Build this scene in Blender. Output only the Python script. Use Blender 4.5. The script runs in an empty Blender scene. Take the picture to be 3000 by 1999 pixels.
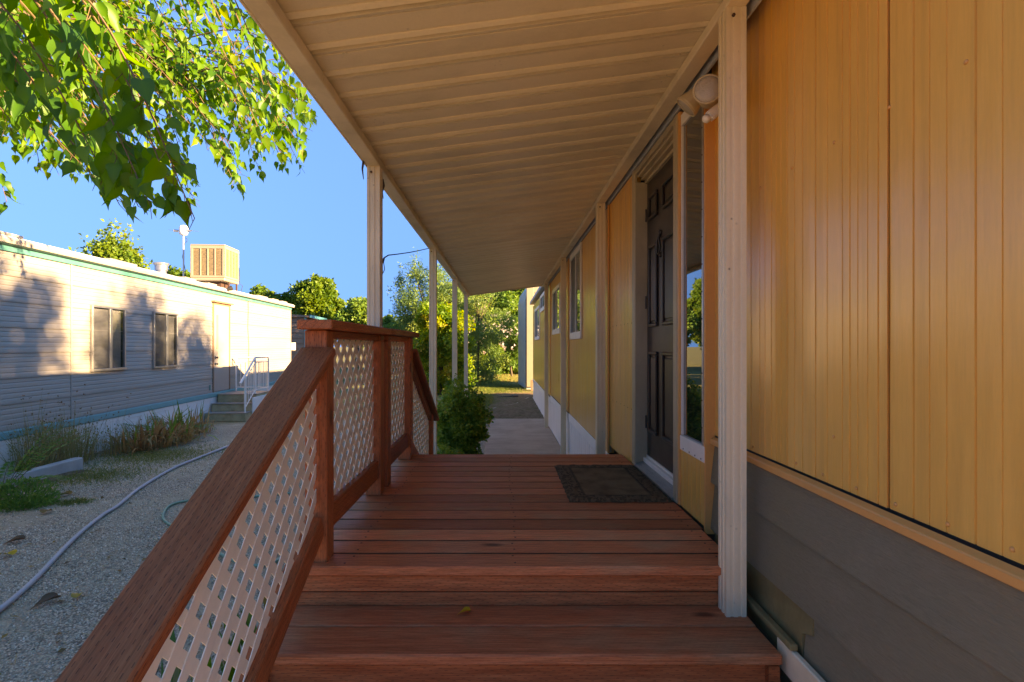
import bpy, bmesh, math, random
import numpy as np
from mathutils import Matrix, Vector
random.seed(7); RNG = np.random.default_rng(11)
SC = bpy.context.scene
COL = SC.collection
R = math.radians

# ------------------------------------------------------------------ camera, sky, sun, exposure
CAMZ = 1.69; FPX = 1550.0; VX = 1474.0; VY = 1014.0
cam_d = bpy.data.cameras.new('camera'); cam = bpy.data.objects.new('camera', cam_d); COL.objects.link(cam)
cam.location = (0, 0, CAMZ); cam.rotation_euler = (R(90), 0, 0)
cam_d.sensor_width = 36.0; cam_d.lens = FPX / 3000 * 36
cam_d.shift_x = (1500 - VX) / 3000; cam_d.shift_y = (VY - 999.5) / 3000
cam_d.clip_start = 0.05; cam_d.clip_end = 2000
SC.camera = cam
SUN_TO = Vector((1.0, -0.33, 0.285)).normalized()
SUN_EL = math.asin(SUN_TO.z); SUN_AZ = math.atan2(SUN_TO.x, SUN_TO.y)   # clockwise from +Y
world = bpy.data.worlds.new('World'); SC.world = world; world.use_nodes = True
wn = world.node_tree; bg = wn.nodes['Background']
sky = wn.nodes.new('ShaderNodeTexSky'); sky.sky_type = 'NISHITA'; sky.sun_disc = False
sky.sun_elevation = SUN_EL; sky.sun_rotation = SUN_AZ
sky.air_density = 0.85; sky.dust_density = 0.0; sky.ozone_density = 10.0; sky.altitude = 0
# the photograph's sky stays deep blue almost down to the horizon: read the sky model from a little higher up
SKY_LIFT = 0.78
wtc = wn.nodes.new('ShaderNodeTexCoord'); wsx = wn.nodes.new('ShaderNodeSeparateXYZ'); wmx = wn.nodes.new('ShaderNodeMath'); wmx.operation = 'MAXIMUM'; wmx.inputs[1].default_value = 0.0
wma = wn.nodes.new('ShaderNodeMath'); wma.operation = 'MULTIPLY_ADD'; wma.inputs[1].default_value = 1 - SKY_LIFT; wma.inputs[2].default_value = SKY_LIFT
wcx = wn.nodes.new('ShaderNodeCombineXYZ'); wnm = wn.nodes.new('ShaderNodeVectorMath'); wnm.operation = 'NORMALIZE'
wn.links.new(wtc.outputs['Generated'], wsx.inputs[0]); wn.links.new(wsx.outputs[2], wmx.inputs[0]); wn.links.new(wmx.outputs[0], wma.inputs[0])
wn.links.new(wsx.outputs[0], wcx.inputs[0]); wn.links.new(wsx.outputs[1], wcx.inputs[1]); wn.links.new(wma.outputs[0], wcx.inputs[2])
wn.links.new(wcx.outputs[0], wnm.inputs[0]); wn.links.new(wnm.outputs[0], sky.inputs[0])
wn.links.new(sky.outputs[0], bg.inputs[0]); bg.inputs[1].default_value = 0.125
sd = bpy.data.lights.new('sun', 'SUN'); so = bpy.data.objects.new('sun', sd); COL.objects.link(so)
sd.energy = 3.2; sd.angle = R(0.6); sd.color = (1.0, 0.92, 0.80)
so.rotation_euler = (-SUN_TO).to_track_quat('-Z', 'Y').to_euler(); so.location = (30, -10, 10)
SC.view_settings.view_transform = 'Standard'; SC.view_settings.look = 'None'
SC.view_settings.gamma = 1.0; SC.view_settings.exposure = 3.1
SC.view_settings.use_curve_mapping = False
SC.view_settings.use_white_balance = True; SC.view_settings.white_balance_temperature = 14000; SC.view_settings.white_balance_tint = 15
SC.cycles.use_denoising = True
SC.cycles.max_bounces = 8; SC.cycles.diffuse_bounces = 5; SC.cycles.glossy_bounces = 4
SC.cycles.transmission_bounces = 4; SC.cycles.caustics_reflective = False; SC.cycles.caustics_refractive = False

# ------------------------------------------------------------------ helpers
def PX(x, y, Y):      # photo pixel (3000 wide) at depth Y -> world point
    return Vector(((x - VX) * Y / FPX, Y, CAMZ + (VY - y) * Y / FPX))
def GR(x, y, z=0.0):  # photo pixel of a point on the ground
    Y = FPX * (CAMZ - z) / (y - VY)
    return Vector(((x - VX) * Y / FPX, Y, z))
WM = {}
def wm(o): return WM.get(o.name, Matrix.Identity(4))
def attach(o, parent, basis=None, world=True):
    """parent o; basis is a world matrix when world, else a matrix in the parent's frame"""
    basis = basis or Matrix.Identity(4)
    if parent is None:
        o.matrix_basis = basis; WM[o.name] = basis.copy(); return
    o.parent = parent
    if world:
        o.matrix_parent_inverse = wm(parent).inverted(); o.matrix_basis = basis; WM[o.name] = basis.copy()
    else:
        o.matrix_parent_inverse = Matrix.Identity(4); o.matrix_basis = basis; WM[o.name] = wm(parent) @ basis
def tag(o, label=None, cat=None, group=None, kind=None):
    if label: o['label'] = label
    if cat: o['category'] = cat
    if group: o['group'] = group
    if kind: o['kind'] = kind
    return o
def thing(name, label, cat, loc=(0, 0, 0), rz=0, group=None):
    o = bpy.data.objects.new(name, None); COL.objects.link(o); o.empty_display_size = 0.1
    attach(o, None, Matrix.Translation(loc) @ Matrix.Rotation(rz, 4, 'Z'))
    return tag(o, label, cat, group)
def link(name, me, parent=None, basis=None, world=True):
    o = bpy.data.objects.new(name, me); COL.objects.link(o); attach(o, parent, basis, world); return o
class MB:
    def __init__(s): s.v = []; s.f = []
    def add(s, vs, fs):
        b = len(s.v); s.v += [tuple(p) for p in vs]; s.f += [tuple(i + b for i in f) for f in fs]; return s
    def box(s, x0, x1, y0, y1, z0, z1):
        vs = [(x, y, z) for z in (z0, z1) for y in (y0, y1) for x in (x0, x1)]
        return s.add(vs, [(0, 2, 3, 1), (4, 5, 7, 6), (0, 1, 5, 4), (2, 6, 7, 3), (0, 4, 6, 2), (1, 3, 7, 5)])
    def prism(s, poly, d):          # poly: list of 3d points (planar), extruded by vector d
        n = len(poly); d = Vector(d); a = [Vector(p) for p in poly]; b = [p + d for p in a]
        s.add(a + b, [tuple(range(n))[::-1], tuple(range(n, 2 * n))] + [(i, (i + 1) % n, n + (i + 1) % n, n + i) for i in range(n)])
        return s
    def tube(s, pts, r, n=8, caps=True):
        pts = [Vector(p) for p in pts]; m = len(pts)
        rs = r if isinstance(r, (list, tuple)) else [r] * m
        up = Vector((0.13, 0.21, 1)).normalized(); rings = []; px = None
        for i, p in enumerate(pts):
            t = (pts[min(i + 1, m - 1)] - pts[max(i - 1, 0)]).normalized()
            a = px if px is not None else t.cross(up)
            a = a - t * a.dot(t)
            if a.length < 1e-6: a = t.orthogonal()
            a.normalize(); b = t.cross(a); px = a
            rings.append([p + (a * math.cos(2 * math.pi * k / n) + b * math.sin(2 * math.pi * k / n)) * rs[i] for k in range(n)])
        vs = [q for rg in rings for q in rg]; fs = []
        for i in range(m - 1):
            for k in range(n):
                fs.append((i * n + k, i * n + (k + 1) % n, (i + 1) * n + (k + 1) % n, (i + 1) * n + k))
        if caps: fs += [tuple(range(n))[::-1], tuple(range((m - 1) * n, m * n))]
        return s.add(vs, fs)
    def lathe(s, prof, n=20, M=None):   # prof: (r, h) along local z
        M = M or Matrix.Identity(4)
        vs = [M @ Vector((r * math.cos(2 * math.pi * k / n), r * math.sin(2 * math.pi * k / n), h)) for r, h in prof for k in range(n)]
        fs = [(i * n + k, i * n + (k + 1) % n, (i + 1) * n + (k + 1) % n, (i + 1) * n + k) for i in range(len(prof) - 1) for k in range(n)]
        fs += [tuple(range(n))[::-1], tuple(range((len(prof) - 1) * n, len(prof) * n))]
        return s.add(vs, fs)
    def mesh(s, name, mat, smooth=False, bev=0, seg=1):
        me = bpy.data.meshes.new(name); me.from_pydata(s.v, [], s.f)
        bm = bmesh.new(); bm.from_mesh(me)
        bmesh.ops.recalc_face_normals(bm, faces=bm.faces)
        if bev:
            bmesh.ops.bevel(bm, geom=[e for e in bm.edges if len(e.link_faces) == 2 and e.calc_face_angle(0) > 0.6], offset=bev, segments=seg, affect='EDGES', clamp_overlap=True)
        bm.to_mesh(me); bm.free()
        if smooth: me.polygons.foreach_set('use_smooth', [True] * len(me.polygons))
        me.materials.append(mat); return me
    def build(s, name, mat, parent=None, smooth=False, bev=0, world=True, seg=1, basis=None):
        return link(name, s.mesh(name, mat, smooth, bev, seg), parent, basis, world)
def box(name, x0, x1, y0, y1, z0, z1, mat, parent=None, bev=0, world=True):
    return MB().box(x0, x1, y0, y1, z0, z1).build(name, mat, parent, bev=bev, world=world)
_bc = {}
def board(name, a, b, w, t, mat, parent=None, up=(0, 0, 1), bev=0.004, world=True, jitter=0.0):
    """a board from a to b, length along its own x so that the grain follows it"""
    a = Vector(a); b = Vector(b); L = (b - a).length
    key = (round(L, 4), round(w, 4), round(t, 4), bev, mat.name)
    if key not in _bc:
        _bc[key] = MB().box(-L / 2, L / 2, -w / 2, w / 2, -t / 2, t / 2).mesh(name, mat, bev=bev)
    x = (b - a).normalized(); z = Vector(up); z = (z - x * z.dot(x)).normalized(); y = z.cross(x)
    M = Matrix((x, y, z)).transposed().to_4x4(); M.translation = (a + b) / 2
    if jitter: M = M @ Matrix.Rotation(random.uniform(-jitter, jitter), 4, 'X')
    return link(name, _bc[key], parent, M, world)
def npmesh(name, V, F, mat, tint=None, smooth=False):
    """V (n,3) float, F (m,k) int -> mesh, fast"""
    V = np.asarray(V, np.float32); F = np.asarray(F, np.int32); m, k = F.shape
    me = bpy.data.meshes.new(name)
    me.vertices.add(len(V)); me.vertices.foreach_set('co', V.ravel())
    me.loops.add(m * k); me.loops.foreach_set('vertex_index', F.ravel())
    me.polygons.add(m); me.polygons.foreach_set('loop_start', np.arange(0, m * k, k, dtype=np.int32))
    if smooth: me.polygons.foreach_set('use_smooth', np.ones(m, bool))
    me.update(calc_edges=True)
    if tint is not None:
        at = me.attributes.new('tint', 'FLOAT', 'POINT'); at.data.foreach_set('value', np.asarray(tint, np.float32))
    me.materials.append(mat); return me
def norm(a): return a / np.maximum(np.linalg.norm(a, axis=-1, keepdims=True), 1e-9)
def frames(d, rng=RNG, flat=None):
    """leaf frames: columns x (width), y (length = d), z (normal); flat biases the normal to a vector"""
    d = norm(d); r = rng.normal(size=d.shape)
    if flat is not None: r = r * 0.6 + flat
    z = norm(r - d * np.sum(r * d, 1, keepdims=True)); x = np.cross(d, z)
    return np.stack([x, d, z], axis=2)
def scatter(tv, tf, P, Fm, S):
    """instances of a template joined: tv (k,3), tf (m,q), P (n,3), Fm (n,3,3), S (n,)"""
    V = np.einsum('nij,kj->nki', Fm, tv) * S[:, None, None] + P[:, None, :]
    n, k = len(P), len(tv)
    F = (tf[None] + (np.arange(n) * k)[:, None, None]).reshape(-1, tf.shape[1])
    return V.reshape(-1, 3), F
LEAF_Q = (np.array([[0, 0, 0], [0.36, 0.45, 0.08], [0, 1, 0], [-0.36, 0.45, 0.08]]), np.array([[0, 1, 2], [0, 2, 3]]))
LEAF_N = (np.array([[0, 0, 0], [0.16, 0.45, 0.05], [0, 1, -0.05], [-0.16, 0.45, 0.05]]), np.array([[0, 1, 2], [0, 2, 3]]))

# ------------------------------------------------------------------ materials
class NT:
    def __init__(s, name, rough=0.6, spec=0.5):
        m = bpy.data.materials.new(name); m.use_nodes = True; s.m = m; s.t = m.node_tree
        s.b = s.t.nodes['Principled BSDF']; s.b.inputs['Roughness'].default_value = rough
        s.b.inputs['Specular IOR Level'].default_value = spec
        s.out = s.t.nodes['Material Output']; s._co = None
    def n(s, ty, **kw):
        nd = s.t.nodes.new('ShaderNode' + ty)
        for k, v in kw.items():
            if k in nd.inputs: nd.inputs[k].default_value = v
            else: setattr(nd, k, v)
        return nd
    def l(s, a, b): s.t.links.new(a, b)
    def co(s, kind='Object', rand=0.0, scale=None):
        tc = s.n('TexCoord'); o = tc.outputs[kind]
        if rand:
            oi = s.n('ObjectInfo'); mu = s.math('MULTIPLY', oi.outputs['Random'], rand)
            va = s.n('VectorMath', operation='ADD'); s.l(o, va.inputs[0]); s.l(mu, va.inputs[1]); o = va.outputs[0]
        if scale:
            mp = s.n('Mapping'); mp.inputs['Scale'].default_value = scale; s.l(o, mp.inputs[0]); o = mp.outputs[0]
        return o
    def n_y(s):
        tc = s.n('TexCoord'); sx = s.n('SeparateXYZ'); s.l(tc.outputs['Object'], sx.inputs[0]); return sx.outputs[1]
    def scale(s, vec, sc):
        mp = s.n('Mapping'); mp.inputs['Scale'].default_value = sc; s.l(vec, mp.inputs[0]); return mp.outputs[0]
    def math(s, op, a, b=None, c=None):
        nd = s.n('Math', operation=op)
        for i, q in enumerate((a, b, c)):
            if q is None: continue
            if isinstance(q, (int, float)): nd.inputs[i].default_value = q
            else: s.l(q, nd.inputs[i])
        return nd.outputs[0]
    def noise(s, vec, scale=5, detail=4, rough=0.55, dist=0.0):
        nd = s.n('TexNoise', Scale=scale, Detail=detail, Roughness=rough, Distortion=dist)
        if vec is not None: s.l(vec, nd.inputs['Vector'])
        return nd.outputs['Fac']
    def ramp(s, fac, stops, interp='LINEAR'):
        nd = s.n('ValToRGB'); cr = nd.color_ramp; cr.interpolation = interp
        while len(cr.elements) < len(stops): cr.elements.new(0.5)
        for e, (p, c) in zip(cr.elements, stops):
            e.position = p; e.color = (*c, 1) if isinstance(c, (tuple, list)) else (c, c, c, 1)
        s.l(fac, nd.inputs[0]); return nd.outputs[0]
    def mix(s, fac, a, b, mode='MIX'):
        nd = s.n('Mix', data_type='RGBA', blend_type=mode)
        for i, q in ((0, fac), (6, a), (7, b)):
            if isinstance(q, (int, float)): nd.inputs[i].default_value = q
            elif isinstance(q, (tuple, list)): nd.inputs[i].default_value = (*q, 1)
            else: s.l(q, nd.inputs[i])
        return nd.outputs[2]
    def bump(s, h, strength=0.3, dist=0.01, prev=None):
        nd = s.n('Bump', Strength=strength, Distance=dist); s.l(h, nd.inputs['Height'])
        if prev is not None: s.l(prev, nd.inputs['Normal'])
        return nd.outputs[0]
    def col(s, c):
        if isinstance(c, (tuple, list)): s.b.inputs['Base Color'].default_value = (*c, 1)
        else: s.l(c, s.b.inputs['Base Color'])
    def fin(s, col=None, normal=None, rough=None):
        if col is not None: s.col(col)
        if normal is not None: s.l(normal, s.b.inputs['Normal'])
        if rough is not None:
            if isinstance(rough, (int, float)): s.b.inputs['Roughness'].default_value = rough
            else: s.l(rough, s.b.inputs['Roughness'])
        return s.m
def m_wood(name, c0, c1, c2, worn, worn_c, dash=0.7, rough=0.5, spec=0.16, edge=0.0):
    t = NT(name, rough, spec); co = t.co('Object', rand=37.0)
    g = t.noise(t.scale(co, (1.2, 26, 26)), 3.0, 5, 0.6, 0.4)
    fine = t.noise(t.scale(co, (6, 160, 160)), 2.0, 3)
    big = t.noise(t.scale(co, (1.6, 3, 3)), 1.6, 3)
    c = t.ramp(g, [(0.3, c0), (0.5, c1), (0.72, c2)])
    c = t.mix(t.ramp(big, [(0.5, 0.0), (0.75, worn)]), c, worn_c)
    c = t.mix(0.5, c, t.ramp(fine, [(0.35, (0.25, 0.25, 0.25)), (0.6, (1, 1, 1))]), 'MULTIPLY')
    # knots
    vo = t.n('TexVoronoi', Scale=1.0); t.l(t.scale(co, (2.1, 5.0, 5.0)), vo.inputs['Vector'])
    kn = t.ramp(vo.outputs['Distance'], [(0.05, 1.0), (0.13, 0.0)])
    c = t.mix(t.math('MULTIPLY', kn, 0.75), c, (0.035, 0.013, 0.008))
    # board-to-board tone
    oi = t.n('ObjectInfo'); hs = t.n('HueSaturation'); t.l(c, hs.inputs['Color'])
    t.l(t.math('MULTIPLY_ADD', oi.outputs['Random'], 0.62, 0.68), hs.inputs['Value'])
    hs.inputs['Saturation'].default_value = 1.0; c = hs.outputs[0]
    # incising cuts of treated lumber: short dashes in staggered rows along the grain
    sx = t.n('SeparateXYZ'); t.l(co, sx.inputs[0])
    v = t.math('MULTIPLY', t.math('ADD', sx.outputs[1], sx.outputs[2]), 1 / 0.0085)
    row = t.math('FLOOR', v)
    u = t.math('ADD', t.math('MULTIPLY', sx.outputs[0], 1 / 0.052), t.math('MULTIPLY', row, 0.3819))
    du = t.math('LESS_THAN', t.math('FRACT', u), 0.2); dv = t.math('LESS_THAN', t.math('FRACT', v), 0.26)
    da = t.math('MULTIPLY', t.math('MULTIPLY', du, dv), dash)
    c = t.mix(t.math('MULTIPLY', da, 0.8), c, (0.012, 0.006, 0.005))
    if edge:      # grime plus the shade of the gaps, painted along each board's long edges
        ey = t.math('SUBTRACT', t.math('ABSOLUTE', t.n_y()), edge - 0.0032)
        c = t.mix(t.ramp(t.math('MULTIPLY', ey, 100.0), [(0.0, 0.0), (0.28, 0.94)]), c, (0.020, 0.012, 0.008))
    nb = t.bump(g, 0.25, 0.004); nb = t.bump(fine, 0.3, 0.002, nb)
    inv = t.math('SUBTRACT', 1.0, da); nb = t.bump(inv, 0.5, 0.002, nb)
    return t.fin(c, nb, t.ramp(big, [(0.3, rough - 0.08), (0.8, rough + 0.2)]))
def m_paint(name, c, rough=0.5, spec=0.5, dirt=0.25, dirt_c=(0.12, 0.09, 0.06), dscale=4, bump=0.1, bscale=60, spots=0.0, stretch=(1, 1, 1)):
    t = NT(name, rough, spec); co = t.co('Object', rand=19.0)
    n = t.noise(t.scale(co, stretch), dscale, 6, 0.65)
    n2 = t.noise(co, bscale, 3)
    cc = t.mix(t.ramp(n, [(0.45, 0.0), (0.8, dirt)]), c, dirt_c)
    cc = t.mix(0.12, cc, t.ramp(n2, [(0.3, (0.6, 0.6, 0.6)), (0.7, (1, 1, 1))]), 'MULTIPLY')
    if spots:
        vo = t.n('TexVoronoi', Scale=26.0); t.l(co, vo.inputs['Vector'])
        n3 = t.noise(co, 5.0, 2)
        sp = t.math('MULTIPLY', t.ramp(vo.outputs['Distance'], [(0.08, 1.0), (0.16, 0.0)]), t.ramp(n3, [(0.55, 0.0), (0.7, 1.0)]))
        cc = t.mix(t.math('MULTIPLY', sp, spots), cc, (0.06, 0.045, 0.03))
    return t.fin(cc, t.bump(n2, bump, 0.003), t.ramp(n, [(0.3, rough * 0.85), (0.8, min(1, rough * 1.3))]))
def m_leaf(name, stops, trans=0.45, rough=0.5, gloss=0.25):
    t = NT(name, rough, gloss); at = t.n('Attribute', attribute_name='tint')
    co = t.co('Object'); n = t.noise(co, 40.0, 2)
    f = t.math('ADD', at.outputs['Fac'], t.math('MULTIPLY_ADD', n, 0.16, -0.08))
    c = t.ramp(f, stops); t.col(c)
    tr = t.n('BsdfTranslucent'); hs = t.n('HueSaturation', Saturation=1.1, Value=1.5); hs.inputs['Hue'].default_value = 0.485
    t.l(c, hs.inputs['Color']); t.l(hs.outputs[0], tr.inputs[0])
    mx = t.n('MixShader'); mx.inputs[0].default_value = trans
    t.l(t.b.outputs[0], mx.inputs[1]); t.l(tr.outputs[0], mx.inputs[2]); t.l(mx.outputs[0], t.out.inputs['Surface'])
    return t.m
M = {}
M['rail'] = m_wood('stained_rail_wood', (0.40, 0.098, 0.034), (0.48, 0.122, 0.044), (0.55, 0.152, 0.058), 0.4, (0.50, 0.185, 0.07))
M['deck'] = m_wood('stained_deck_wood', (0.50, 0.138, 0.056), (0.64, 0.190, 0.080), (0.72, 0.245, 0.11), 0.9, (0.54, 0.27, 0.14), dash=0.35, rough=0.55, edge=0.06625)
M['tread'] = m_wood('stained_tread_wood', (0.50, 0.138, 0.056), (0.64, 0.190, 0.080), (0.72, 0.245, 0.11), 0.9, (0.54, 0.27, 0.14), dash=0.35, rough=0.55)
M['riser'] = m_wood('stained_riser_wood', (0.35, 0.085, 0.030), (0.46, 0.120, 0.044), (0.54, 0.160, 0.062), 0.4, (0.40, 0.16, 0.065), dash=0.6)
M['cream'] = m_paint('cream_enamel', (0.78, 0.64, 0.44), 0.42, 0.5, 0.45, (0.20, 0.15, 0.09), 3, 0.05, 90, 0.7, (1, 1, 0.35))
M['pan'] = m_paint('cream_roof_pan', (0.82, 0.68, 0.48), 0.34, 0.5, 0.38, (0.25, 0.18, 0.10), 2.2, 0.05, 90, 0.35, (0.5, 1, 1))
M['lattice'] = m_paint('white_lattice_plastic', (0.90, 0.755, 0.57), 0.5, 0.4, 0.2, (0.4, 0.33, 0.25), 6, 0.03)
M['white'] = m_paint('white_paint', (0.80, 0.73, 0.65), 0.45, 0.5, 0.22, (0.35, 0.28, 0.2), 5, 0.05, 70, 0.2)
M['skirt'] = m_paint('white_skirting', (0.82, 0.76, 0.70), 0.4, 0.5, 0.2, (0.4, 0.34, 0.27), 3, 0.05, 70, 0.0, (1, 1, 0.4))
M['brown_trim'] = m_paint('tan_door_frame', (0.450, 0.352, 0.225), 0.4, 0.5, 0.5, (0.180, 0.150, 0.083), 4, 0.06, 90, 0.3, (0.900, 0.900, 0.450))
M['dark_trim'] = m_paint('dark_soffit_trim', (0.07, 0.065, 0.06), 0.5, 0.4, 0.3)
M['alum'] = m_paint('aluminium', (0.45, 0.44, 0.42), 0.32, 0.6, 0.5, (0.12, 0.1, 0.08), 9); M['alum'].node_tree.nodes['Principled BSDF'].inputs['Metallic'].default_value = 0.8
M['dark_metal'] = m_paint('dark_iron', (0.03, 0.026, 0.022), 0.45, 0.5, 0.3, (0.09, 0.05, 0.03))
M['rust'] = m_paint('rusty_iron', (0.07, 0.035, 0.025), 0.8, 0.3, 0.5)
M['rubber'] = m_paint('black_rubber', (0.02, 0.02, 0.021), 0.6, 0.4, 0.1)
M['teal'] = m_paint('teal_trim_paint', (0.05, 0.22, 0.18), 0.42, 0.5, 0.35, (0.16, 0.26, 0.20), 3)
M['teal_dark'] = m_paint('dark_teal_trim_paint', (0.07, 0.32, 0.31), 0.42, 0.5, 0.3, (0.25, 0.4, 0.4), 3)
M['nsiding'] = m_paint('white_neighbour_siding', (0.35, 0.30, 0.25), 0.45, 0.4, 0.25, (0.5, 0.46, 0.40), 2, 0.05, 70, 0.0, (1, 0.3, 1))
M['tan_metal'] = m_paint('tan_cooler_enamel', (0.33, 0.27, 0.185), 0.45, 0.5, 0.3, (0.22, 0.15, 0.085), 5)
M['conc'] = m_paint('grey_concrete', (0.30, 0.25, 0.205), 0.85, 0.3, 0.6, (0.16, 0.13, 0.10), 3, 0.4, 120)
M['kerb'] = m_paint('pale_concrete_kerb', (0.42, 0.40, 0.37), 0.85, 0.3, 0.5, (0.2, 0.17, 0.14), 3, 0.4, 120)
M['step'] = m_paint('mossy_concrete', (0.50, 0.36, 0.20), 0.9, 0.3, 0.7, (0.19, 0.135, 0.06), 6, 0.5, 100)
M['brown_shed'] = m_paint('brown_shed_siding', (0.30, 0.165, 0.10), 0.6, 0.4, 0.3)
M['beige_shed'] = m_paint('beige_shed_siding', (0.34, 0.265, 0.175), 0.55, 0.4, 0.2)
M['galv'] = m_paint('galvanised_metal', (0.42, 0.44, 0.46), 0.5, 0.5, 0.4, (0.25, 0.24, 0.22), 4)
M['shingle'] = m_paint('grey_roof', (0.17, 0.16, 0.155), 0.8, 0.3, 0.4)
M['hose_grey'] = m_paint('grey_hose_rubber', (0.42, 0.38, 0.38), 0.5, 0.4, 0.3, (0.3, 0.27, 0.24), 8)
M['hose_green'] = m_paint('green_hose_rubber', (0.13, 0.30, 0.20), 0.45, 0.4, 0.3, (0.25, 0.33, 0.25), 8)
M['olive'] = m_paint('bare_olive_board', (0.24, 0.175, 0.075), 0.8, 0.3, 0.6, (0.06, 0.05, 0.025), 6, 0.2)
M['flood'] = m_paint('almond_plastic', (0.52, 0.40, 0.25), 0.4, 0.5, 0.1)
M['bark'] = m_paint('tree_bark', (0.12, 0.085, 0.055), 0.9, 0.2, 0.6, (0.05, 0.04, 0.03), 8, 0.8, 40)
M['twig'] = m_paint('brown_twig', (0.17, 0.10, 0.055), 0.8, 0.2, 0.5, (0.1, 0.08, 0.04), 8, 0.4, 60)
def m_siding(name, c, c2, rough):
    t = NT(name, rough, 0.5); co = t.co('Object')
    n = t.noise(t.scale(co, (1, 3.0, 0.5)), 2.2, 5, 0.6); wv = t.noise(t.scale(co, (1, 9, 0.7)), 1.0, 2)
    gr = t.noise(t.scale(co, (1, 120, 9)), 1.5, 4, 0.6, 0.6); fine = t.noise(co, 160, 2)
    cross = t.noise(t.scale(co, (1, 6, 60)), 1.3, 3)
    cc = t.mix(t.ramp(n, [(0.4, 0.0), (0.75, 0.55)]), c, c2)
    stn = t.noise(t.scale(co, (1, 14, 0.35)), 1.4, 5, 0.65)
    cc = t.mix(t.ramp(stn, [(0.52, 0.0), (0.75, 0.30)]), cc, (0.40, 0.20, 0.06))
    cc = t.mix(0.16, cc, t.ramp(gr, [(0.3, (0.55, 0.5, 0.45)), (0.65, (1, 1, 1))]), 'MULTIPLY')
    t.b.inputs['Coat Weight'].default_value = 0.6; t.b.inputs['Coat Roughness'].default_value = 0.24
    dent = t.noise(t.scale(co, (1, 2.2, 1.6)), 1.7, 2); nb = t.bump(dent, 0.35, 0.03); nb = t.bump(wv, 0.6, 0.018, nb); nb = t.bump(gr, 0.25, 0.0012, nb); nb = t.bump(cross, 0.2, 0.0015, nb); nb = t.bump(fine, 0.12, 0.0008, nb)
    return t.fin(cc, nb, t.ramp(n, [(0.3, rough * 0.9), (0.8, rough * 1.2)]))
M['yellow'] = m_siding('yellow_ribbed_siding', (0.86, 0.440, 0.105), (0.80, 0.385, 0.080), 0.30)
M['yellow_trim'] = m_paint('yellow_trim_paint', (0.72, 0.322, 0.098), 0.42, 0.5, 0.2, (0.345, 0.184, 0.069), 5)
def m_grey():
    t = NT('grey_lap_siding', 0.52, 0.4); co = t.co('Object', rand=9.0)
    gr = t.noise(t.scale(co, (1, 7, 90)), 2.0, 6, 0.65, 2.2); n = t.noise(co, 2.5, 4)
    c = t.ramp(gr, [(0.3, (0.170, 0.140, 0.086)), (0.6, (0.225, 0.187, 0.118))])
    c = t.mix(t.ramp(n, [(0.45, 0.0), (0.8, 0.5)]), c, (0.23, 0.18, 0.105))
    sp = t.noise(co, 6.0, 5, 0.7); c = t.mix(t.ramp(sp, [(0.55, 0.0), (0.8, 0.45)]), c, (0.30, 0.25, 0.17))
    return t.fin(c, t.bump(gr, 0.7, 0.005), 0.55)
M['grey'] = m_grey()
def m_door():
    t = NT('dark_brown_door', 0.34, 0.5); co = t.co('Object')
    n = t.noise(co, 4, 5); gr = t.noise(t.scale(co, (40, 40, 3)), 2, 4)
    c = t.mix(t.ramp(n, [(0.4, 0.0), (0.8, 0.6)]), (0.020, 0.013, 0.010), (0.075, 0.050, 0.035))
    return t.fin(c, t.bump(gr, 0.2, 0.002), t.ramp(n, [(0.3, 0.28), (0.8, 0.5)]))
M['door'] = m_door()
def m_glass(name, c, ior=1.9, rough=0.015):
    t = NT(name, rough, 0.5); t.b.inputs['IOR'].default_value = ior; t.b.inputs['Coat Weight'].default_value = 1.0; t.b.inputs['Coat Roughness'].default_value = 0.01
    co = t.co('Object'); n = t.noise(co, 1.3, 2); nb = t.bump(n, 0.05, 0.02)
    return t.fin(c, nb)
M['glass'] = m_glass('dark_window_glass', (0.012, 0.012, 0.012), 2.1)
M['glass_n'] = m_glass('window_glass', (0.035, 0.035, 0.04), 1.6)
M['blind'] = m_paint('window_blind', (0.09, 0.082, 0.075), 0.6, 0.3, 0.1)
M['lens'] = m_paint('frosted_lens', (0.42, 0.35, 0.29), 0.28, 0.6, 0.1, bump=0.5, bscale=220)
def m_mesh_screen():
    t = NT('cooler_pad_mesh', 0.8, 0.2); co = t.co('Object')
    n = t.noise(t.scale(co, (12, 12, 60)), 2.0, 4); return t.fin(t.ramp(n, [(0.35, (0.13, 0.09, 0.05)), (0.65, (0.30, 0.21, 0.115))]))
M['pad'] = m_mesh_screen()
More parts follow.
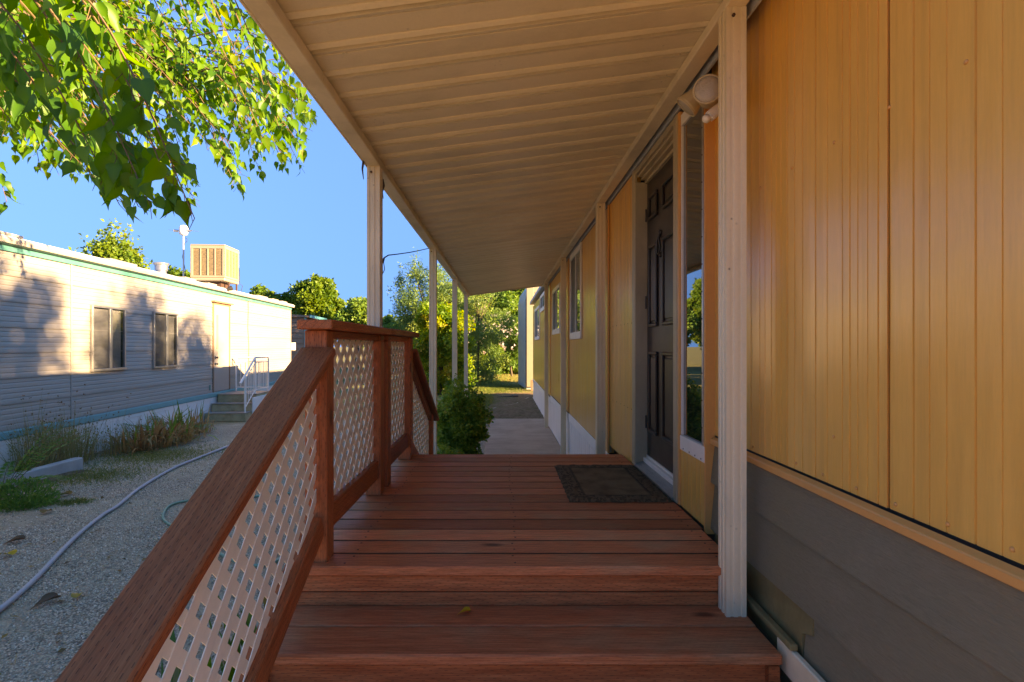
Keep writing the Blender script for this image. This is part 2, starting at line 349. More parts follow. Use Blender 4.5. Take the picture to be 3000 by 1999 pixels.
def m_mat():
    t = NT('brown_coir_mat', 0.95, 0.1); co = t.co('Object'); sx = t.n('SeparateXYZ'); t.l(co, sx.inputs[0])
    ax = t.math('ABSOLUTE', sx.outputs[0]); ay = t.math('ABSOLUTE', sx.outputs[1])
    ed = t.math('MAXIMUM', t.math('SUBTRACT', ax, 0.19), t.math('SUBTRACT', ay, 0.34))
    n = t.noise(co, 7, 4); pat = t.noise(t.scale(co, (45, 22, 1)), 1.0, 3, 0.5, 1.2); fib = t.noise(co, 300, 3)
    c_in = t.ramp(n, [(0.3, (0.15, 0.09, 0.045)), (0.55, (0.25, 0.16, 0.085)), (0.8, (0.22, 0.175, 0.11))])
    c_bd = t.ramp(pat, [(0.42, (0.11, 0.07, 0.038)), (0.56, (0.20, 0.13, 0.075))])
    ring = t.ramp(t.math('ABSOLUTE', ed), [(0.0, 1.0), (0.006, 1.0), (0.012, 0.0)])
    c = t.mix(t.math('GREATER_THAN', ed, 0.0), c_in, c_bd); c = t.mix(t.math('MULTIPLY', ring, 0.55), c, (0.05, 0.035, 0.022))
    c = t.mix(0.5, c, t.ramp(fib, [(0.3, (0.35, 0.35, 0.35)), (0.7, (1.2, 1.2, 1.2))]), 'MULTIPLY')
    h = t.math('MULTIPLY', pat, t.math('GREATER_THAN', ed, 0.0))
    return t.fin(c, t.bump(fib, 0.8, 0.006, t.bump(h, 0.9, 0.012)))
M['mat'] = m_mat()
def m_gravel():
    t = NT('gravel_ground', 0.95, 0.2); co = t.co('Object')
    sx = t.n('SeparateXYZ'); t.l(co, sx.inputs[0])
    vo = t.n('TexVoronoi', Scale=75.0); t.l(co, vo.inputs['Vector'])
    big = t.noise(co, 0.9, 4, 0.6); mid = t.noise(co, 5, 5, 0.7); fine = t.noise(co, 90, 3)
    st = t.ramp(vo.outputs['Color'], [(0.0, (0.30, 0.215, 0.14)), (0.5, (0.60, 0.455, 0.31)), (1.0, (0.78, 0.63, 0.46))])
    st = t.mix(t.ramp(vo.outputs['Distance'], [(0.25, 0.0), (0.7, 0.8)]), st, (0.07, 0.058, 0.045))
    soil = t.ramp(mid, [(0.3, (0.30, 0.22, 0.14)), (0.7, (0.52, 0.41, 0.28))])
    c = t.mix(t.ramp(big, [(0.42, 0.0), (0.60, 0.9)]), st, soil)
    # beyond the houses the gravel gives way to dry lawn
    lawn_n = t.noise(co, 1.6, 6, 0.7); tuft = t.noise(co, 26, 4, 0.7)
    lawn = t.ramp(lawn_n, [(0.3, (0.34, 0.24, 0.10)), (0.48, (0.25, 0.20, 0.07)), (0.62, (0.12, 0.15, 0.04)), (0.8, (0.34, 0.25, 0.10))])
    lawn = t.mix(0.55, lawn, t.ramp(tuft, [(0.3, (0.4, 0.4, 0.35)), (0.7, (1.25, 1.25, 1.2))]), 'MULTIPLY')
    edge = t.math('ADD', sx.outputs[1], t.math('MULTIPLY', t.noise(co, 0.7, 4), 4.0))
    f = t.ramp(t.math('MULTIPLY', edge, 0.04), [(0.53, 0.0), (0.60, 1.0)])
    c = t.mix(f, c, lawn)
    nb = t.bump(vo.outputs['Distance'], 0.7, 0.012); nb = t.bump(fine, 0.4, 0.004, nb)
    return t.fin(c, nb)
M['gravel'] = m_gravel()
def m_stone():
    t = NT('gravel_stone', 0.9, 0.2); at = t.n('Attribute', attribute_name='tint')
    return t.fin(t.ramp(at.outputs['Fac'], [(0.0, (0.22, 0.165, 0.115)), (0.3, (0.44, 0.335, 0.24)), (0.6, (0.61, 0.48, 0.35)), (0.85, (0.74, 0.61, 0.46)), (0.93, (0.80, 0.68, 0.53)), (1.0, (0.52, 0.34, 0.19))]))
M['stone'] = m_stone()
def m_soil():
    t = NT('leaf_litter_soil', 0.95, 0.1); co = t.co('Object'); n = t.noise(co, 14, 6, 0.75); b = t.noise(co, 2, 3)
    c = t.ramp(n, [(0.3, (0.09, 0.055, 0.033)), (0.5, (0.20, 0.13, 0.075)), (0.7, (0.34, 0.23, 0.13))])
    c = t.mix(t.ramp(b, [(0.5, 0.0), (0.7, 0.6)]), c, (0.09, 0.10, 0.035))
    return t.fin(c, t.bump(n, 0.9, 0.05))
M['soil'] = m_soil()
def m_path():
    t = NT('worn_concrete_path', 0.8, 0.3); co = t.co('Object'); n = t.noise(co, 1.6, 6, 0.65); f = t.noise(co, 90, 3)
    st = t.noise(t.scale(co, (1, 7, 1)), 1.2, 4)
    c = t.ramp(n, [(0.3, (0.38, 0.25, 0.165)), (0.55, (0.50, 0.345, 0.235)), (0.8, (0.56, 0.40, 0.28))])
    c = t.mix(t.ramp(st, [(0.5, 0.0), (0.75, 0.45)]), c, (0.26, 0.18, 0.12))
    c = t.mix(0.3, c, t.ramp(f, [(0.3, (0.5, 0.5, 0.5)), (0.7, (1.1, 1.1, 1.1))]), 'MULTIPLY')
    return t.fin(c, t.bump(f, 0.3, 0.004))
M['path'] = m_path()
G = lambda *a: a
M['lf_mulberry'] = m_leaf('mulberry_leaf', [(0.0, (0.027, 0.105, 0.022)), (0.35, (0.058, 0.180, 0.018)), (0.7, (0.115, 0.245, 0.018)), (1.0, (0.21, 0.27, 0.025))], 0.55, 0.42, 0.35)
M['lf_tree'] = m_leaf('tree_leaf', [(0.0, (0.042, 0.105, 0.020)), (0.4, (0.085, 0.165, 0.024)), (0.75, (0.150, 0.22, 0.028)), (1.0, (0.23, 0.26, 0.035))], 0.4)
M['lf_olive'] = m_leaf('olive_tree_leaf', [(0.0, (0.060, 0.13, 0.046)), (0.5, (0.125, 0.215, 0.060)), (1.0, (0.23, 0.29, 0.065))], 0.35)
M['lf_hedge'] = m_leaf('hedge_leaf', [(0.0, (0.040, 0.105, 0.024)), (0.5, (0.095, 0.190, 0.036)), (1.0, (0.18, 0.26, 0.045))], 0.35)
M['lf_bright'] = m_leaf('bright_shrub_leaf', [(0.0, (0.045, 0.135, 0.026)), (0.5, (0.11, 0.22, 0.026)), (0.8, (0.28, 0.32, 0.030)), (1.0, (0.38, 0.26, 0.04))], 0.45)
M['lf_bush'] = m_leaf('nandina_leaf', [(0.0, (0.065, 0.15, 0.025)), (0.5, (0.17, 0.28, 0.040)), (0.85, (0.27, 0.34, 0.05)), (1.0, (0.40, 0.22, 0.07))], 0.35)
M['lf_weed'] = m_leaf('weed_leaf', [(0.0, (0.06, 0.17, 0.035)), (0.6, (0.12, 0.26, 0.05)), (1.0, (0.24, 0.32, 0.07))], 0.35)
M['lf_dry'] = m_leaf('dry_stalk', [(0.0, (0.16, 0.17, 0.05)), (0.4, (0.30, 0.25, 0.09)), (0.75, (0.42, 0.31, 0.14)), (1.0, (0.26, 0.14, 0.07))], 0.25, 0.8, 0.1)
M['lf_iris'] = m_leaf('iris_blade', [(0.0, (0.12, 0.23, 0.035)), (0.36, (0.26, 0.32, 0.065)), (0.46, (0.46, 0.29, 0.12)), (0.8, (0.42, 0.22, 0.085)), (1.0, (0.24, 0.11, 0.045))], 0.3, 0.7, 0.2)
M['lf_lily'] = m_leaf('lily_blade', [(0.0, (0.020, 0.085, 0.010)), (0.6, (0.045, 0.155, 0.012)), (0.9, (0.09, 0.19, 0.02)), (1.0, (0.30, 0.20, 0.05))], 0.45, 0.35, 0.4)
M['lf_grass'] = m_leaf('grass_blade', [(0.0, (0.08, 0.125, 0.03)), (0.5, (0.16, 0.195, 0.05)), (1.0, (0.36, 0.27, 0.10))], 0.3, 0.7, 0.1)
M['petal'] = m_leaf('white_petal', [(0.0, (0.62, 0.56, 0.50)), (1.0, (0.72, 0.55, 0.50))], 0.3)
M['lf_fallen'] = m_leaf('fallen_leaf', [(0.0, (0.50, 0.30, 0.015)), (0.5, (0.38, 0.20, 0.03)), (1.0, (0.13, 0.065, 0.03))], 0.2)
# ------------------------------------------------------------------ ground, path, soil
ground = npmesh('ground', [(-500, -200, 0), (500, -200, 0), (500, 800, 0), (-500, 800, 0)], [(0, 1, 2, 3)], M['gravel'])
tag(link('ground', ground), kind='structure')
pm = MB().box(-0.30, 0.95, 4.6, 12.1, -0.05, 0.03)
tag(pm.build('path', M['path'], bev=0.01), kind='structure')
# bare soil between the path and the lawn, an uneven sheet
def sheet(name, x0, x1, y0, y1, z, amp, n, mat, wob=0.25):
    xs = np.linspace(x0, x1, n); ys = np.linspace(y0, y1, n)
    X, Y = np.meshgrid(xs, ys); Z = np.full_like(X, z)
    H = sum(np.sin(X * f + p) * np.sin(Y * f * 0.9 + q) for f, p, q in [(3.1, 0.2, 1.1), (7.3, 1.7, 0.4), (13.7, 2.2, 3.0)]) / 3
    ed = np.minimum.reduce([X - x0, x1 - X, Y - y0, y1 - Y]); Z = z + np.clip(ed * 4, 0, 1) * (amp * (H * 0.5 + 0.5)) - np.clip(0.15 - ed, 0, 1) * 0.05
    V = np.stack([X.ravel(), Y.ravel(), Z.ravel()], 1); I = np.arange(n * n).reshape(n, n)
    F = np.stack([I[:-1, :-1], I[:-1, 1:], I[1:, 1:], I[1:, :-1]], -1).reshape(-1, 4)
    return tag(link(name, npmesh(name, V, F, mat, smooth=True)), kind='structure')
sheet('soil_bed', -0.4, 1.5, 12.05, 19.0, 0.008, 0.05, 40, M['soil'])
sheet('soil_bed', -7.0, -5.6, 4.0, 7.2, 0.012, 0.06, 20, M['soil'])

# ------------------------------------------------------------------ porch deck
DZ = 0.83
deck = thing('porch_deck', 'reddish brown stained wooden porch deck in front of the dark door', 'deck', (0, 3.1, 0))
for k in range(15):
    y = 2.057 + 0.070 + 0.1437 * k
    x1 = 0.932 if y < 2.48 else 0.944
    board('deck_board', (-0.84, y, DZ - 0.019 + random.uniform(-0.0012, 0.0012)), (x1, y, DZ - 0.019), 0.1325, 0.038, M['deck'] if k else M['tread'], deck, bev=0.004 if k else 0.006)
box('gap_shade_sheet', -0.80, 0.92, 2.08, 4.19, 0.7905, 0.792, M['rubber'], deck)  # black sheet added under the boards to stand in for shade in the gaps
for (a, b) in [((-0.815, 2.1, 0.72), (-0.815, 4.19, 0.72)), ((0.905, 2.1, 0.72), (0.905, 4.19, 0.72)), ((0.05, 2.1, 0.72), (0.05, 4.19, 0.72)), ((-0.79, 4.17, 0.72), (0.88, 4.17, 0.72))]:
    board('joist', a, b, 0.036, 0.138, M['rail'], deck)
for x in (-0.77, 0.86):
    for y in (2.25, 4.05): board('support_post', (x, y, 0), (x, y, 0.65), 0.089, 0.089, M['rail'], deck, up=(1, 0, 0))
nail = MB().lathe([(0.0045, 0), (0.0042, 0.0012), (0.002, 0.0016)], 8).mesh('nail_head', M['rust'])
for k in range(15):
    for x in (-0.62, 0.05, 0.88):
        for dy in (-0.035, 0.035):
            link('nail_head', nail, deck, Matrix.Translation((x + random.uniform(-0.012, 0.012), 2.127 + 0.1437 * k + dy + random.uniform(-0.006, 0.006), DZ + 0.0006)))
# ------------------------------------------------------------------ porch steps
steps = thing('porch_steps', 'reddish brown wooden steps climbing to the porch deck', 'steps', (0.1, 1.4, 0))
for i in range(4):
    top = DZ - 0.166 * (i + 1); yf = 1.756 - 0.3 * i
    board('tread', (-0.835, yf + 0.0905, top - 0.019), (0.93, yf + 0.0905, top - 0.019), 0.181, 0.038, M['tread'], steps, bev=0.007)
    board('tread', (-0.835, yf + 0.276, top - 0.019), (0.93, yf + 0.276, top - 0.019), 0.178, 0.038, M['tread'], steps, bev=0.004)
    if i < 3:
        board('riser', (-0.835, yf + 0.045, top - 0.104), (0.928, yf + 0.045, top - 0.104), 0.126, 0.028, M['riser'], steps, up=(0, -1, 0), bev=0.002)
board('riser', (-0.835, 2.098, 0.7565), (0.928, 2.098, 0.7565), 0.070, 0.026, M['riser'], steps, up=(0, -1, 0), bev=0.003)
board('riser', (-0.835, 2.100, 0.691), (0.928, 2.100, 0.691), 0.052, 0.026, M['riser'], steps, up=(0, -1, 0), bev=0.003)
for x in (-0.828, 0.885):
    pl = [(x, 0.86, 0.0)]
    for i in range(3, -1, -1):
        top = DZ - 0.166 * (i + 1) - 0.042; yf = 1.762 - 0.3 * i
        pl += [(x, yf, top), (x, yf + 0.29, top)]
    pl += [(x, 2.075, 0.35), (x, 1.35, 0.0)]
    MB().prism(pl, (0.036, 0, 0)).build('stringer', M['rail'], steps)
# ------------------------------------------------------------------ railing with lattice
rail = thing('porch_railing', 'brown porch railing with white diamond lattice panels and sloping handrails', 'railing', (-0.745, 3.1, 0))
XR = -0.745
board('newel_post', (XR, 2.147, 0.62), (XR, 2.147, 1.753), 0.089, 0.089, M['rail'], rail, up=(1, 0, 0))
board('post', (XR, 3.075, 0.832), (XR, 3.075, 1.72), 0.089, 0.089, M['rail'], rail, up=(1, 0, 0))
board('post', (XR, 3.262, 0.832), (XR, 3.262, 1.72), 0.089, 0.089, M['rail'], rail, up=(1, 0, 0))
board('newel_post', (XR, 4.035, 0.832), (XR, 4.035, 1.753), 0.089, 0.100, M['rail'], rail, up=(1, 0, 0))
board('post', (XR, 5.33, 0.0), (XR, 5.33, 1.02), 0.089, 0.075, M['rail'], rail, up=(1, 0, 0))
board('post', (XR, 0.80, 0.0), (XR, 0.80, 0.99), 0.089, 0.075, M['rail'], rail, up=(1, 0, 0))
board('cap_rail', (-0.732, 2.05, 1.774), (-0.732, 3.155, 1.774), 0.138, 0.038, M['rail'], rail)
board('cap_rail', (-0.732, 3.157, 1.776), (-0.732, 4.20, 1.774), 0.138, 0.038, M['rail'], rail)
for (a, b) in ((2.193, 3.029), (3.308, 3.983)):
    board('top_rail', (XR, a, 1.738), (XR, b, 1.738), 0.060, 0.034, M['rail'], rail)
    board('bottom_rail', (XR, a, 0.980), (XR, b, 0.980), 0.060, 0.105, M['rail'], rail)
for (a, b) in ((3.030, 3.120), (3.218, 3.306)):
    board('top_rail', (XR, a, 1.7365), (XR, b, 1.7365), 0.089, 0.031, M['rail'], rail)
sl = 0.516
def zr_top(y, s=1): return 1.652 - sl * (2.02 - y) if s > 0 else 1.675 - sl * (y - 4.09)
def zr_bot(y, s=1): return 0.98 - sl * (2.0 - y) if s > 0 else 0.99 - sl * (y - 4.09)
ang = math.atan(sl); cz = 0.019 / math.cos(ang)
board('handrail', (-0.732, 0.66, zr_top(0.66) - cz), (-0.732, 2.098, zr_top(2.098) - cz), 0.138, 0.038, M['rail'], rail, bev=0.007)
board('under_rail', (XR, 0.845, zr_top(0.845) - 0.071), (XR, 2.098, zr_top(2.098) - 0.071), 0.060, 0.045, M['rail'], rail)
board('bottom_rail', (XR + 0.002, 0.842, zr_bot(0.842) - 0.05), (XR + 0.002, 2.098, zr_bot(2.098) - 0.05), 0.062, 0.088, M['rail'], rail)
board('handrail', (-0.732, 4.09, zr_top(4.09, -1) - cz), (-0.732, 5.50, zr_top(5.50, -1) - cz), 0.138, 0.038, M['rail'], rail, bev=0.007)
board('under_rail', (XR, 4.09, zr_top(4.09, -1) - 0.085), (XR, 5.28, zr_top(5.28, -1) - 0.085), 0.060, 0.07, M['rail'], rail)
board('bottom_rail', (XR, 4.09, zr_bot(4.09, -1) - 0.05), (XR, 5.29, zr_bot(5.29, -1) - 0.05), 0.060, 0.088, M['rail'], rail)
def clip(poly, n, c):          # keep n.p <= c
    out = []
    for i in range(len(poly)):
        p, q = poly[i], poly[(i + 1) % len(poly)]; dp = n[0] * p[0] + n[1] * p[1] - c; dq = n[0] * q[0] + n[1] * q[1] - c
        if dp <= 0: out.append(p)
        if dp * dq < 0: t = dp / (dp - dq); out.append((p[0] + (q[0] - p[0]) * t, p[1] + (q[1] - p[1]) * t))
    return out
def lattice(poly, off=0.0):
    pitch = 0.0700; w = 0.0355; r2 = math.sqrt(0.5)
    for d, n in enumerate(((r2, r2), (r2, -r2))):
        cs = [n[0] * y + n[1] * z for y, z in poly]; k0 = int(min(cs) // pitch) - 1; k1 = int(max(cs) // pitch) + 1
        for k in range(k0, k1 + 1):
            c = k * pitch + off
            q = clip(clip(poly, n, c + w / 2), (-n[0], -n[1]), -(c - w / 2))
            if len(q) < 3: continue
            ar = abs(sum(q[i][0] * q[(i + 1) % len(q)][1] - q[(i + 1) % len(q)][0] * q[i][1] for i in range(len(q)))) / 2
            if ar < 2e-4: continue
            x = XR - 0.003 + d * 0.0032
            MB().prism([(x, a, b) for a, b in q], (0.003, 0, 0)).build('lattice_strip', M['lattice'], rail)
lattice([(2.193, 1.034), (3.029, 1.034), (3.029, 1.720), (2.193, 1.720)])
lattice([(3.308, 1.034), (3.983, 1.034), (3.983, 1.720), (3.308, 1.720)], 0.02)
def zt(y): return zr_top(y) - 0.097
def zb(y): return zr_bot(y) - 0.0005
lattice([(0.842, zb(0.842)), (2.101, zb(2.101)), (2.101, zt(2.101)), (0.842, zt(0.842))], 0.01)
def zt2(y): return zr_top(y, -1) - 0.125
def zb2(y): return zr_bot(y, -1) - 0.001
lattice([(4.09, zb2(4.09)), (5.29, zb2(5.29)), (5.29, zt2(5.29)), (4.09, zt2(4.09))], 0.03)

# ------------------------------------------------------------------ awning
awn = thing('porch_awning', 'long cream metal awning with ribbed ceiling and slender posts over the porch', 'awning', (0, 6.4, 0))
RS = 0.133
def zroof(x): return CAMZ + 1.125 + (x + 0.735) * RS
prof = [(0, 0), (0.104, 0), (0.105, 0.010), (0.110, 0.010), (0.111, -0.003), (0.132, -0.009), (0.137, 0.040), (0.160, 0.042), (0.163, -0.004), (0.181, -0.001), (0.183, 0.010), (0.1885, 0.010), (0.1885, 0.06), (0, 0.06)]
x0, x1 = -0.804, 0.944
pan = MB().prism([(x0, y, zroof(x0) + z) for y, z in prof], (x1 - x0, 0, (x1 - x0) * RS)).mesh('roof_panel', M['pan'])
NP = 55; Y0A = 11.56 - NP * 0.19
for k in range(NP):
    link('roof_panel', pan, awn, Matrix.Translation((0, Y0A + 0.19 * k, random.uniform(-0.0015, 0.0015))))
def beam(name, x0, x1, z0, z1, y0, y1):
    return MB().prism([(x0, y0, z0), (x1, y0, z0), (x1, y0, z1), (x0, y0, z1)], (0, y1 - y0, 0)).build(name, M['cream'], awn, bev=0.004)
beam('eave_beam', -0.805, -0.729, CAMZ + 1.065, CAMZ + 1.113, Y0A, 11.56)
beam('eave_fascia', -0.822, -0.808, CAMZ + 1.070, CAMZ + 1.185, Y0A, 11.58)
beam('wall_beam', 0.845, 0.921, CAMZ + 1.287, CAMZ + 1.333, Y0A, 11.56)
MB().prism([(-0.82, 11.565, zroof(-0.82) - 0.03), (0.94, 11.565, zroof(0.94) - 0.03), (0.94, 11.565, zroof(0.94) + 0.06), (-0.82, 11.565, zroof(-0.82) + 0.06)], (0, 0.012, 0)).build('end_fascia', M['cream'], awn)
MB().prism([(-0.82, Y0A - 0.005, zroof(-0.82) - 0.03), (0.94, Y0A - 0.005, zroof(0.94) - 0.03), (0.94, Y0A - 0.005, zroof(0.94) + 0.06), (-0.82, Y0A - 0.005, zroof(-0.82) + 0.06)], (0, -0.012, 0)).build('end_fascia', M['cream'], awn)
def post_mesh(h):
    h_ = 0.038; g = [(-1, 0), (-0.62, 0), (-0.56, -0.004), (-0.28, -0.004), (-0.22, 0.0), (0.18, 0.0), (0.24, -0.005), (0.52, -0.005), (0.58, 0)]
    pl = []
    for r in range(4):
        ca, sa = math.cos(r * math.pi / 2), math.sin(r * math.pi / 2)
        for u, d in g:
            x, y = u * h_, -(h_ + d); pl.append((x * ca - y * sa, x * sa + y * ca, 0))
    return MB().prism(pl, (0, 0, h)).mesh('post', M['cream'])
def post(x, y, z0, z1):
    p = link('post', post_mesh(z1 - z0), awn, Matrix.Translation((x, y, z0)))
    for dz in (0.035,):
        MB().lathe([(0.007, 0), (0.007, 0.006), (0.004, 0.008)], 6, Matrix.Translation((x - 0.012, y - 0.038, z1 - dz)) @ Matrix.Rotation(R(90), 4, 'X')).build('bolt', M['rust'], p)
zl = CAMZ + 1.064; zw = CAMZ + 1.286
for (x, y, z0, z1) in [(-0.768, 3.169, DZ, zl), (-0.768, 5.80, 0.0, zl), (-0.768, 8.40, 0.0, zl), (-0.768, 10.94, 0.0, zl),
                       (0.883, 2.040, 0.664, zw), (0.883, 4.80, 0.03, zw), (0.883, 7.75, 0.03, zw), (0.883, 10.80, 0.03, zw)]:
    post(x, y, z0, z1)
for (px, py, Y, L) in [(1063, 450, 3.06, 0.15), (1121, 535, 3.27, 0.10)]:
    p = PX(px, py, Y); MB().tube([p + Vector((0, 0, 0.02)), p + Vector((0.006, 0, -L * 0.2)), p + Vector((-0.003, 0, -L * 0.6)), p + Vector((0.004, 0, -L))], [0.006, 0.008, 0.005, 0.002], 6).build('hook', M['rust'], awn)
# the low-voltage cable strung between the two nearest eave posts
pc = [PX(1256, 728, 5.76), PX(1230, 734, 5.1), PX(1200, 740, 4.45), PX(1165, 745, 3.9), PX(1138, 748, 3.45), PX(1124, 757, 3.24), PX(1119.5, 775, 3.22), PX(1120, 800, 3.22)]
cb = MB().tube(pc, 0.004, 6).tube([PX(1128, 752, 3.35), PX(1124, 770, 3.3), PX(1127, 790, 3.3), PX(1121, 802, 3.22)], 0.0025, 5)
tag(cb.build('cable', M['rubber'], smooth=True), 'thin black cable strung between the two nearest eave posts', 'cable')

# ------------------------------------------------------------------ the mobile home on the right
home = thing('mobile_home', 'yellow ribbed mobile home with dark panelled door along the porch', 'house', (0.955, 7.0, 0))
def siding_panel(xf, y0, y1, z0, z1, mat=None, thick=0.02, pitch=0.081, name='siding_panel', parent=None, seed=None):
    rr = random.Random(seed if seed is not None else y0 * 97)
    pts = [(xf, y0)]; y = y0 + rr.uniform(0.03, 0.06); k = 0
    while y < y1 - 0.02:
        w, d = (0.0032, 0.0042) if k % 3 == 0 else (0.0022, 0.0024)
        pts += [(xf, y - w), (xf + d, y - w * 0.75), (xf + d, y + w * 0.75), (xf, y + w)]
        y += pitch * rr.choice((0.42, 0.5, 0.6, 0.75, 0.9)); k += 1
    pts += [(xf, y1), (xf + thick, y1), (xf + thick, y0)]
    return MB().prism([(a, b, z0) for a, b in pts], (0, 0, z1 - z0)).build(name, mat or M['yellow'], parent or home)
XN = 1.0; XF = 0.955; ZT = 2.955
# near wall, ribbed yellow above, grey laps below
for (a, b) in ((1.378, 2.535), (0.30, 1.372)):
    siding_panel(XN + (0.003 if a < 1 else 0), a, b, 1.268, ZT + 0.1)
for (y, z) in [(1.376, 1.270)]:
    MB().prism([(XN - 0.001, y - 0.004, z), (XN + 0.004, y + 0.003, z), (XN + 0.004, y + 0.003, ZT + 0.1), (XN - 0.001, y - 0.004, ZT + 0.1)], (0.003, 0.002, 0)).build('seam_strip', M['yellow_trim'], home)
MB().prism([(0.974, 0.30, 1.228), (0.999, 0.30, 1.228), (0.999, 0.30, 1.262), (0.974, 0.30, 1.252)], (0, 2.195, 0)).build('sill_trim', M['yellow_trim'], home, bev=0.003)
lapz = [1.229, 1.045, 0.826, 0.607, 0.388, 0.169]
for zt_, zb_ in zip(lapz[:-1], lapz[1:]):
    if zb_ > 0.7 or zb_ < 0.5: segs = [(0.30, 2.497)]
    else: segs = [(0.30, 1.735)]
    for (a, b) in segs:
        MB().prism([(0.999, a, zt_ - 0.001), (0.978, a, zb_ + 0.001), (0.992, a, zb_ + 0.001), (1.02, a, zt_ - 0.001)], (0, b - a, 0)).build('lap_board', M['grey'], home, bev=0.0015)
# a bare olive board shows where the third lap was never painted
MB().prism([(0.999, 1.700, 0.825), (0.986, 1.69, 0.765), (0.986, 1.745, 0.742), (0.986, 1.74, 0.608), (0.996, 2.497, 0.608), (0.999, 2.497, 0.825)], (0.02, 0, 0)).build('bare_board', M['olive'], home)
board('base_strip', (0.958, 1.74, 0.695), (0.962, 2.36, 0.700), 0.028, 0.022, M['olive'], home)
board('base_trim', (0.962, 0.4, 0.632), (0.962, 1.84, 0.632), 0.10, 0.022, M['cream'], home, up=(1, 0, 0))
for (px, py) in [(2827, 182), (2602, 315), (2444, 418), (2320, 493), (2228, 551), (2206, 1310), (2333, 1358), (2411, 1391), (2509, 1431), (2621, 1478), (2773.6, 1536), (2962, 1610), (2443, 1280)]:
    Y = XN * FPX / (px - VX); p = PX(px, py, Y)
    MB().lathe([(0.0055, 0), (0.0052, 0.0022), (0.003, 0.0038)], 10, Matrix.Translation((XN + (0.003 if Y < 1.375 else 0.0), Y, p.z)) @ Matrix.Rotation(R(-90), 4, 'Y')).build('screw', M['yellow_trim'], home, smooth=True)
# body and roof behind the skin
box('wall_core', 1.03, 4.85, 0.32, 2.82, 0.12, 3.05, M['dark_trim'], home)
box('wall_core', 1.12, 4.85, 2.84, 16.85, 0.12, 3.05, M['dark_trim'], home)
MB().prism([(1.05, 0.25, 3.06), (1.05, 0.25, 3.12), (2.9, 0.25, 3.42), (4.95, 0.25, 3.12), (4.95, 0.25, 3.06)], (0, 16.7, 0)).build('roof', M['shingle'], home)
box('soffit', 0.956, 1.048, 0.30, 11.58, 3.062, 3.10, M['dark_trim'], home)
box('wall_flashing', 0.944, 0.953, 0.3, 11.56, 2.962, 3.012, M['galv'], home)
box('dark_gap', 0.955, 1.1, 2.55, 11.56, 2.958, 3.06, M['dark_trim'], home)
MB().prism([(0.86, 11.6, 3.02), (1.04, 11.6, 3.02), (1.04, 11.6, 3.22), (0.90, 11.6, 3.16), (0.86, 11.6, 3.10)], (0, 5.5, 0)).build('eave_fascia', M['galv'], home)
# far wall skins (behind the door)
for (a, b, zlo) in ((3.862, 4.74, 0.76), (4.79, 6.0, 0.72), (6.004, 7.64, 0.72), (7.69, 9.1, 0.72), (9.104, 10.60, 0.72), (10.65, 12.2, 0.68), (12.204, 13.7, 0.66), (13.704, 15.2, 0.65), (15.204, 16.9, 0.65)):
    siding_panel(XF, a, b, zlo if a > 4 else 0.80, ZT, pitch=0.06, thick=0.05)
for y in (4.765, 7.665, 10.625):
    box('batten', 0.938, 0.953, y - 0.026, y + 0.0, 0.73, ZT, M['yellow_trim'], home, bev=0.003)
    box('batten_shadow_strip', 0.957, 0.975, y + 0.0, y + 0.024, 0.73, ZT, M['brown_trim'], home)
y = 4.22
sk = MB().prism([(0.957, 0, 0), (0.957, 0.05, 0), (0.968, 0.062, 0), (0.968, 0.094, 0), (0.957, 0.106, 0), (0.957, 0.152, 0), (0.975, 0.152, 0), (0.975, 0, 0)], (0, 0, 0.60)).mesh('skirting_slat', M['skirt'])
while y < 16.8:
    link('skirting_slat', sk, home, Matrix.Translation((0, y, 0.01 if y < 12 else 0.0))); y += 0.156
for (a, b, z) in ((4.22, 7.64, 0.615), (7.69, 10.6, 0.60), (10.65, 16.9, 0.545)):
    box('skirting_rail', 0.945, 0.956, a, b, z, z + 0.105, M['skirt'], home, bev=0.004)
    box('skirting_rail', 0.948, 0.956, a, b, 0.004 if a > 10 else 0.034, 0.06, M['skirt'], home, bev=0.003)
def window(y0, y1, z0, z1, parent, fw=0.075, split=True):
    w = MB()
    w.box(0.928, 0.953, y0, y1, z1 - fw, z1).box(0.928, 0.953, y0, y1, z0, z0 + fw * 1.2)
    w.box(0.929, 0.953, y0, y0 + fw * 0.55, z0 + fw * 1.2 + 0.001, z1 - fw - 0.001).box(0.929, 0.953, y1 - fw * 0.55, y1, z0 + fw * 1.2 + 0.001, z1 - fw - 0.001)
    f = w.build('window', M['white'], parent, bev=0.003)
    ym = (y0 + y1) / 2
    box('pane', 0.948, 0.952, y0 + fw * 0.5, y1 - fw * 0.5, z0 + fw, z1 - fw * 0.9, M['glass'], f)
    box('sash_bar', 0.936, 0.947, ym - 0.018, ym + 0.018, z0 + fw * 1.2 + 0.002, z1 - fw - 0.002, M['white'], f)
    box('screen', 0.9455, 0.9475, ym + 0.02, y1 - fw * 0.56, z0 + fw * 1.21, z1 - fw * 1.01, M['blind'], f)
    return f
window(6.36, 7.38, 1.78, 2.94, home); window(8.75, 10.0, 1.90, 2.74, home)
window(12.0, 13.36, 2.52, 2.94, home); window(13.78, 15.6, 1.86, 2.76, home)
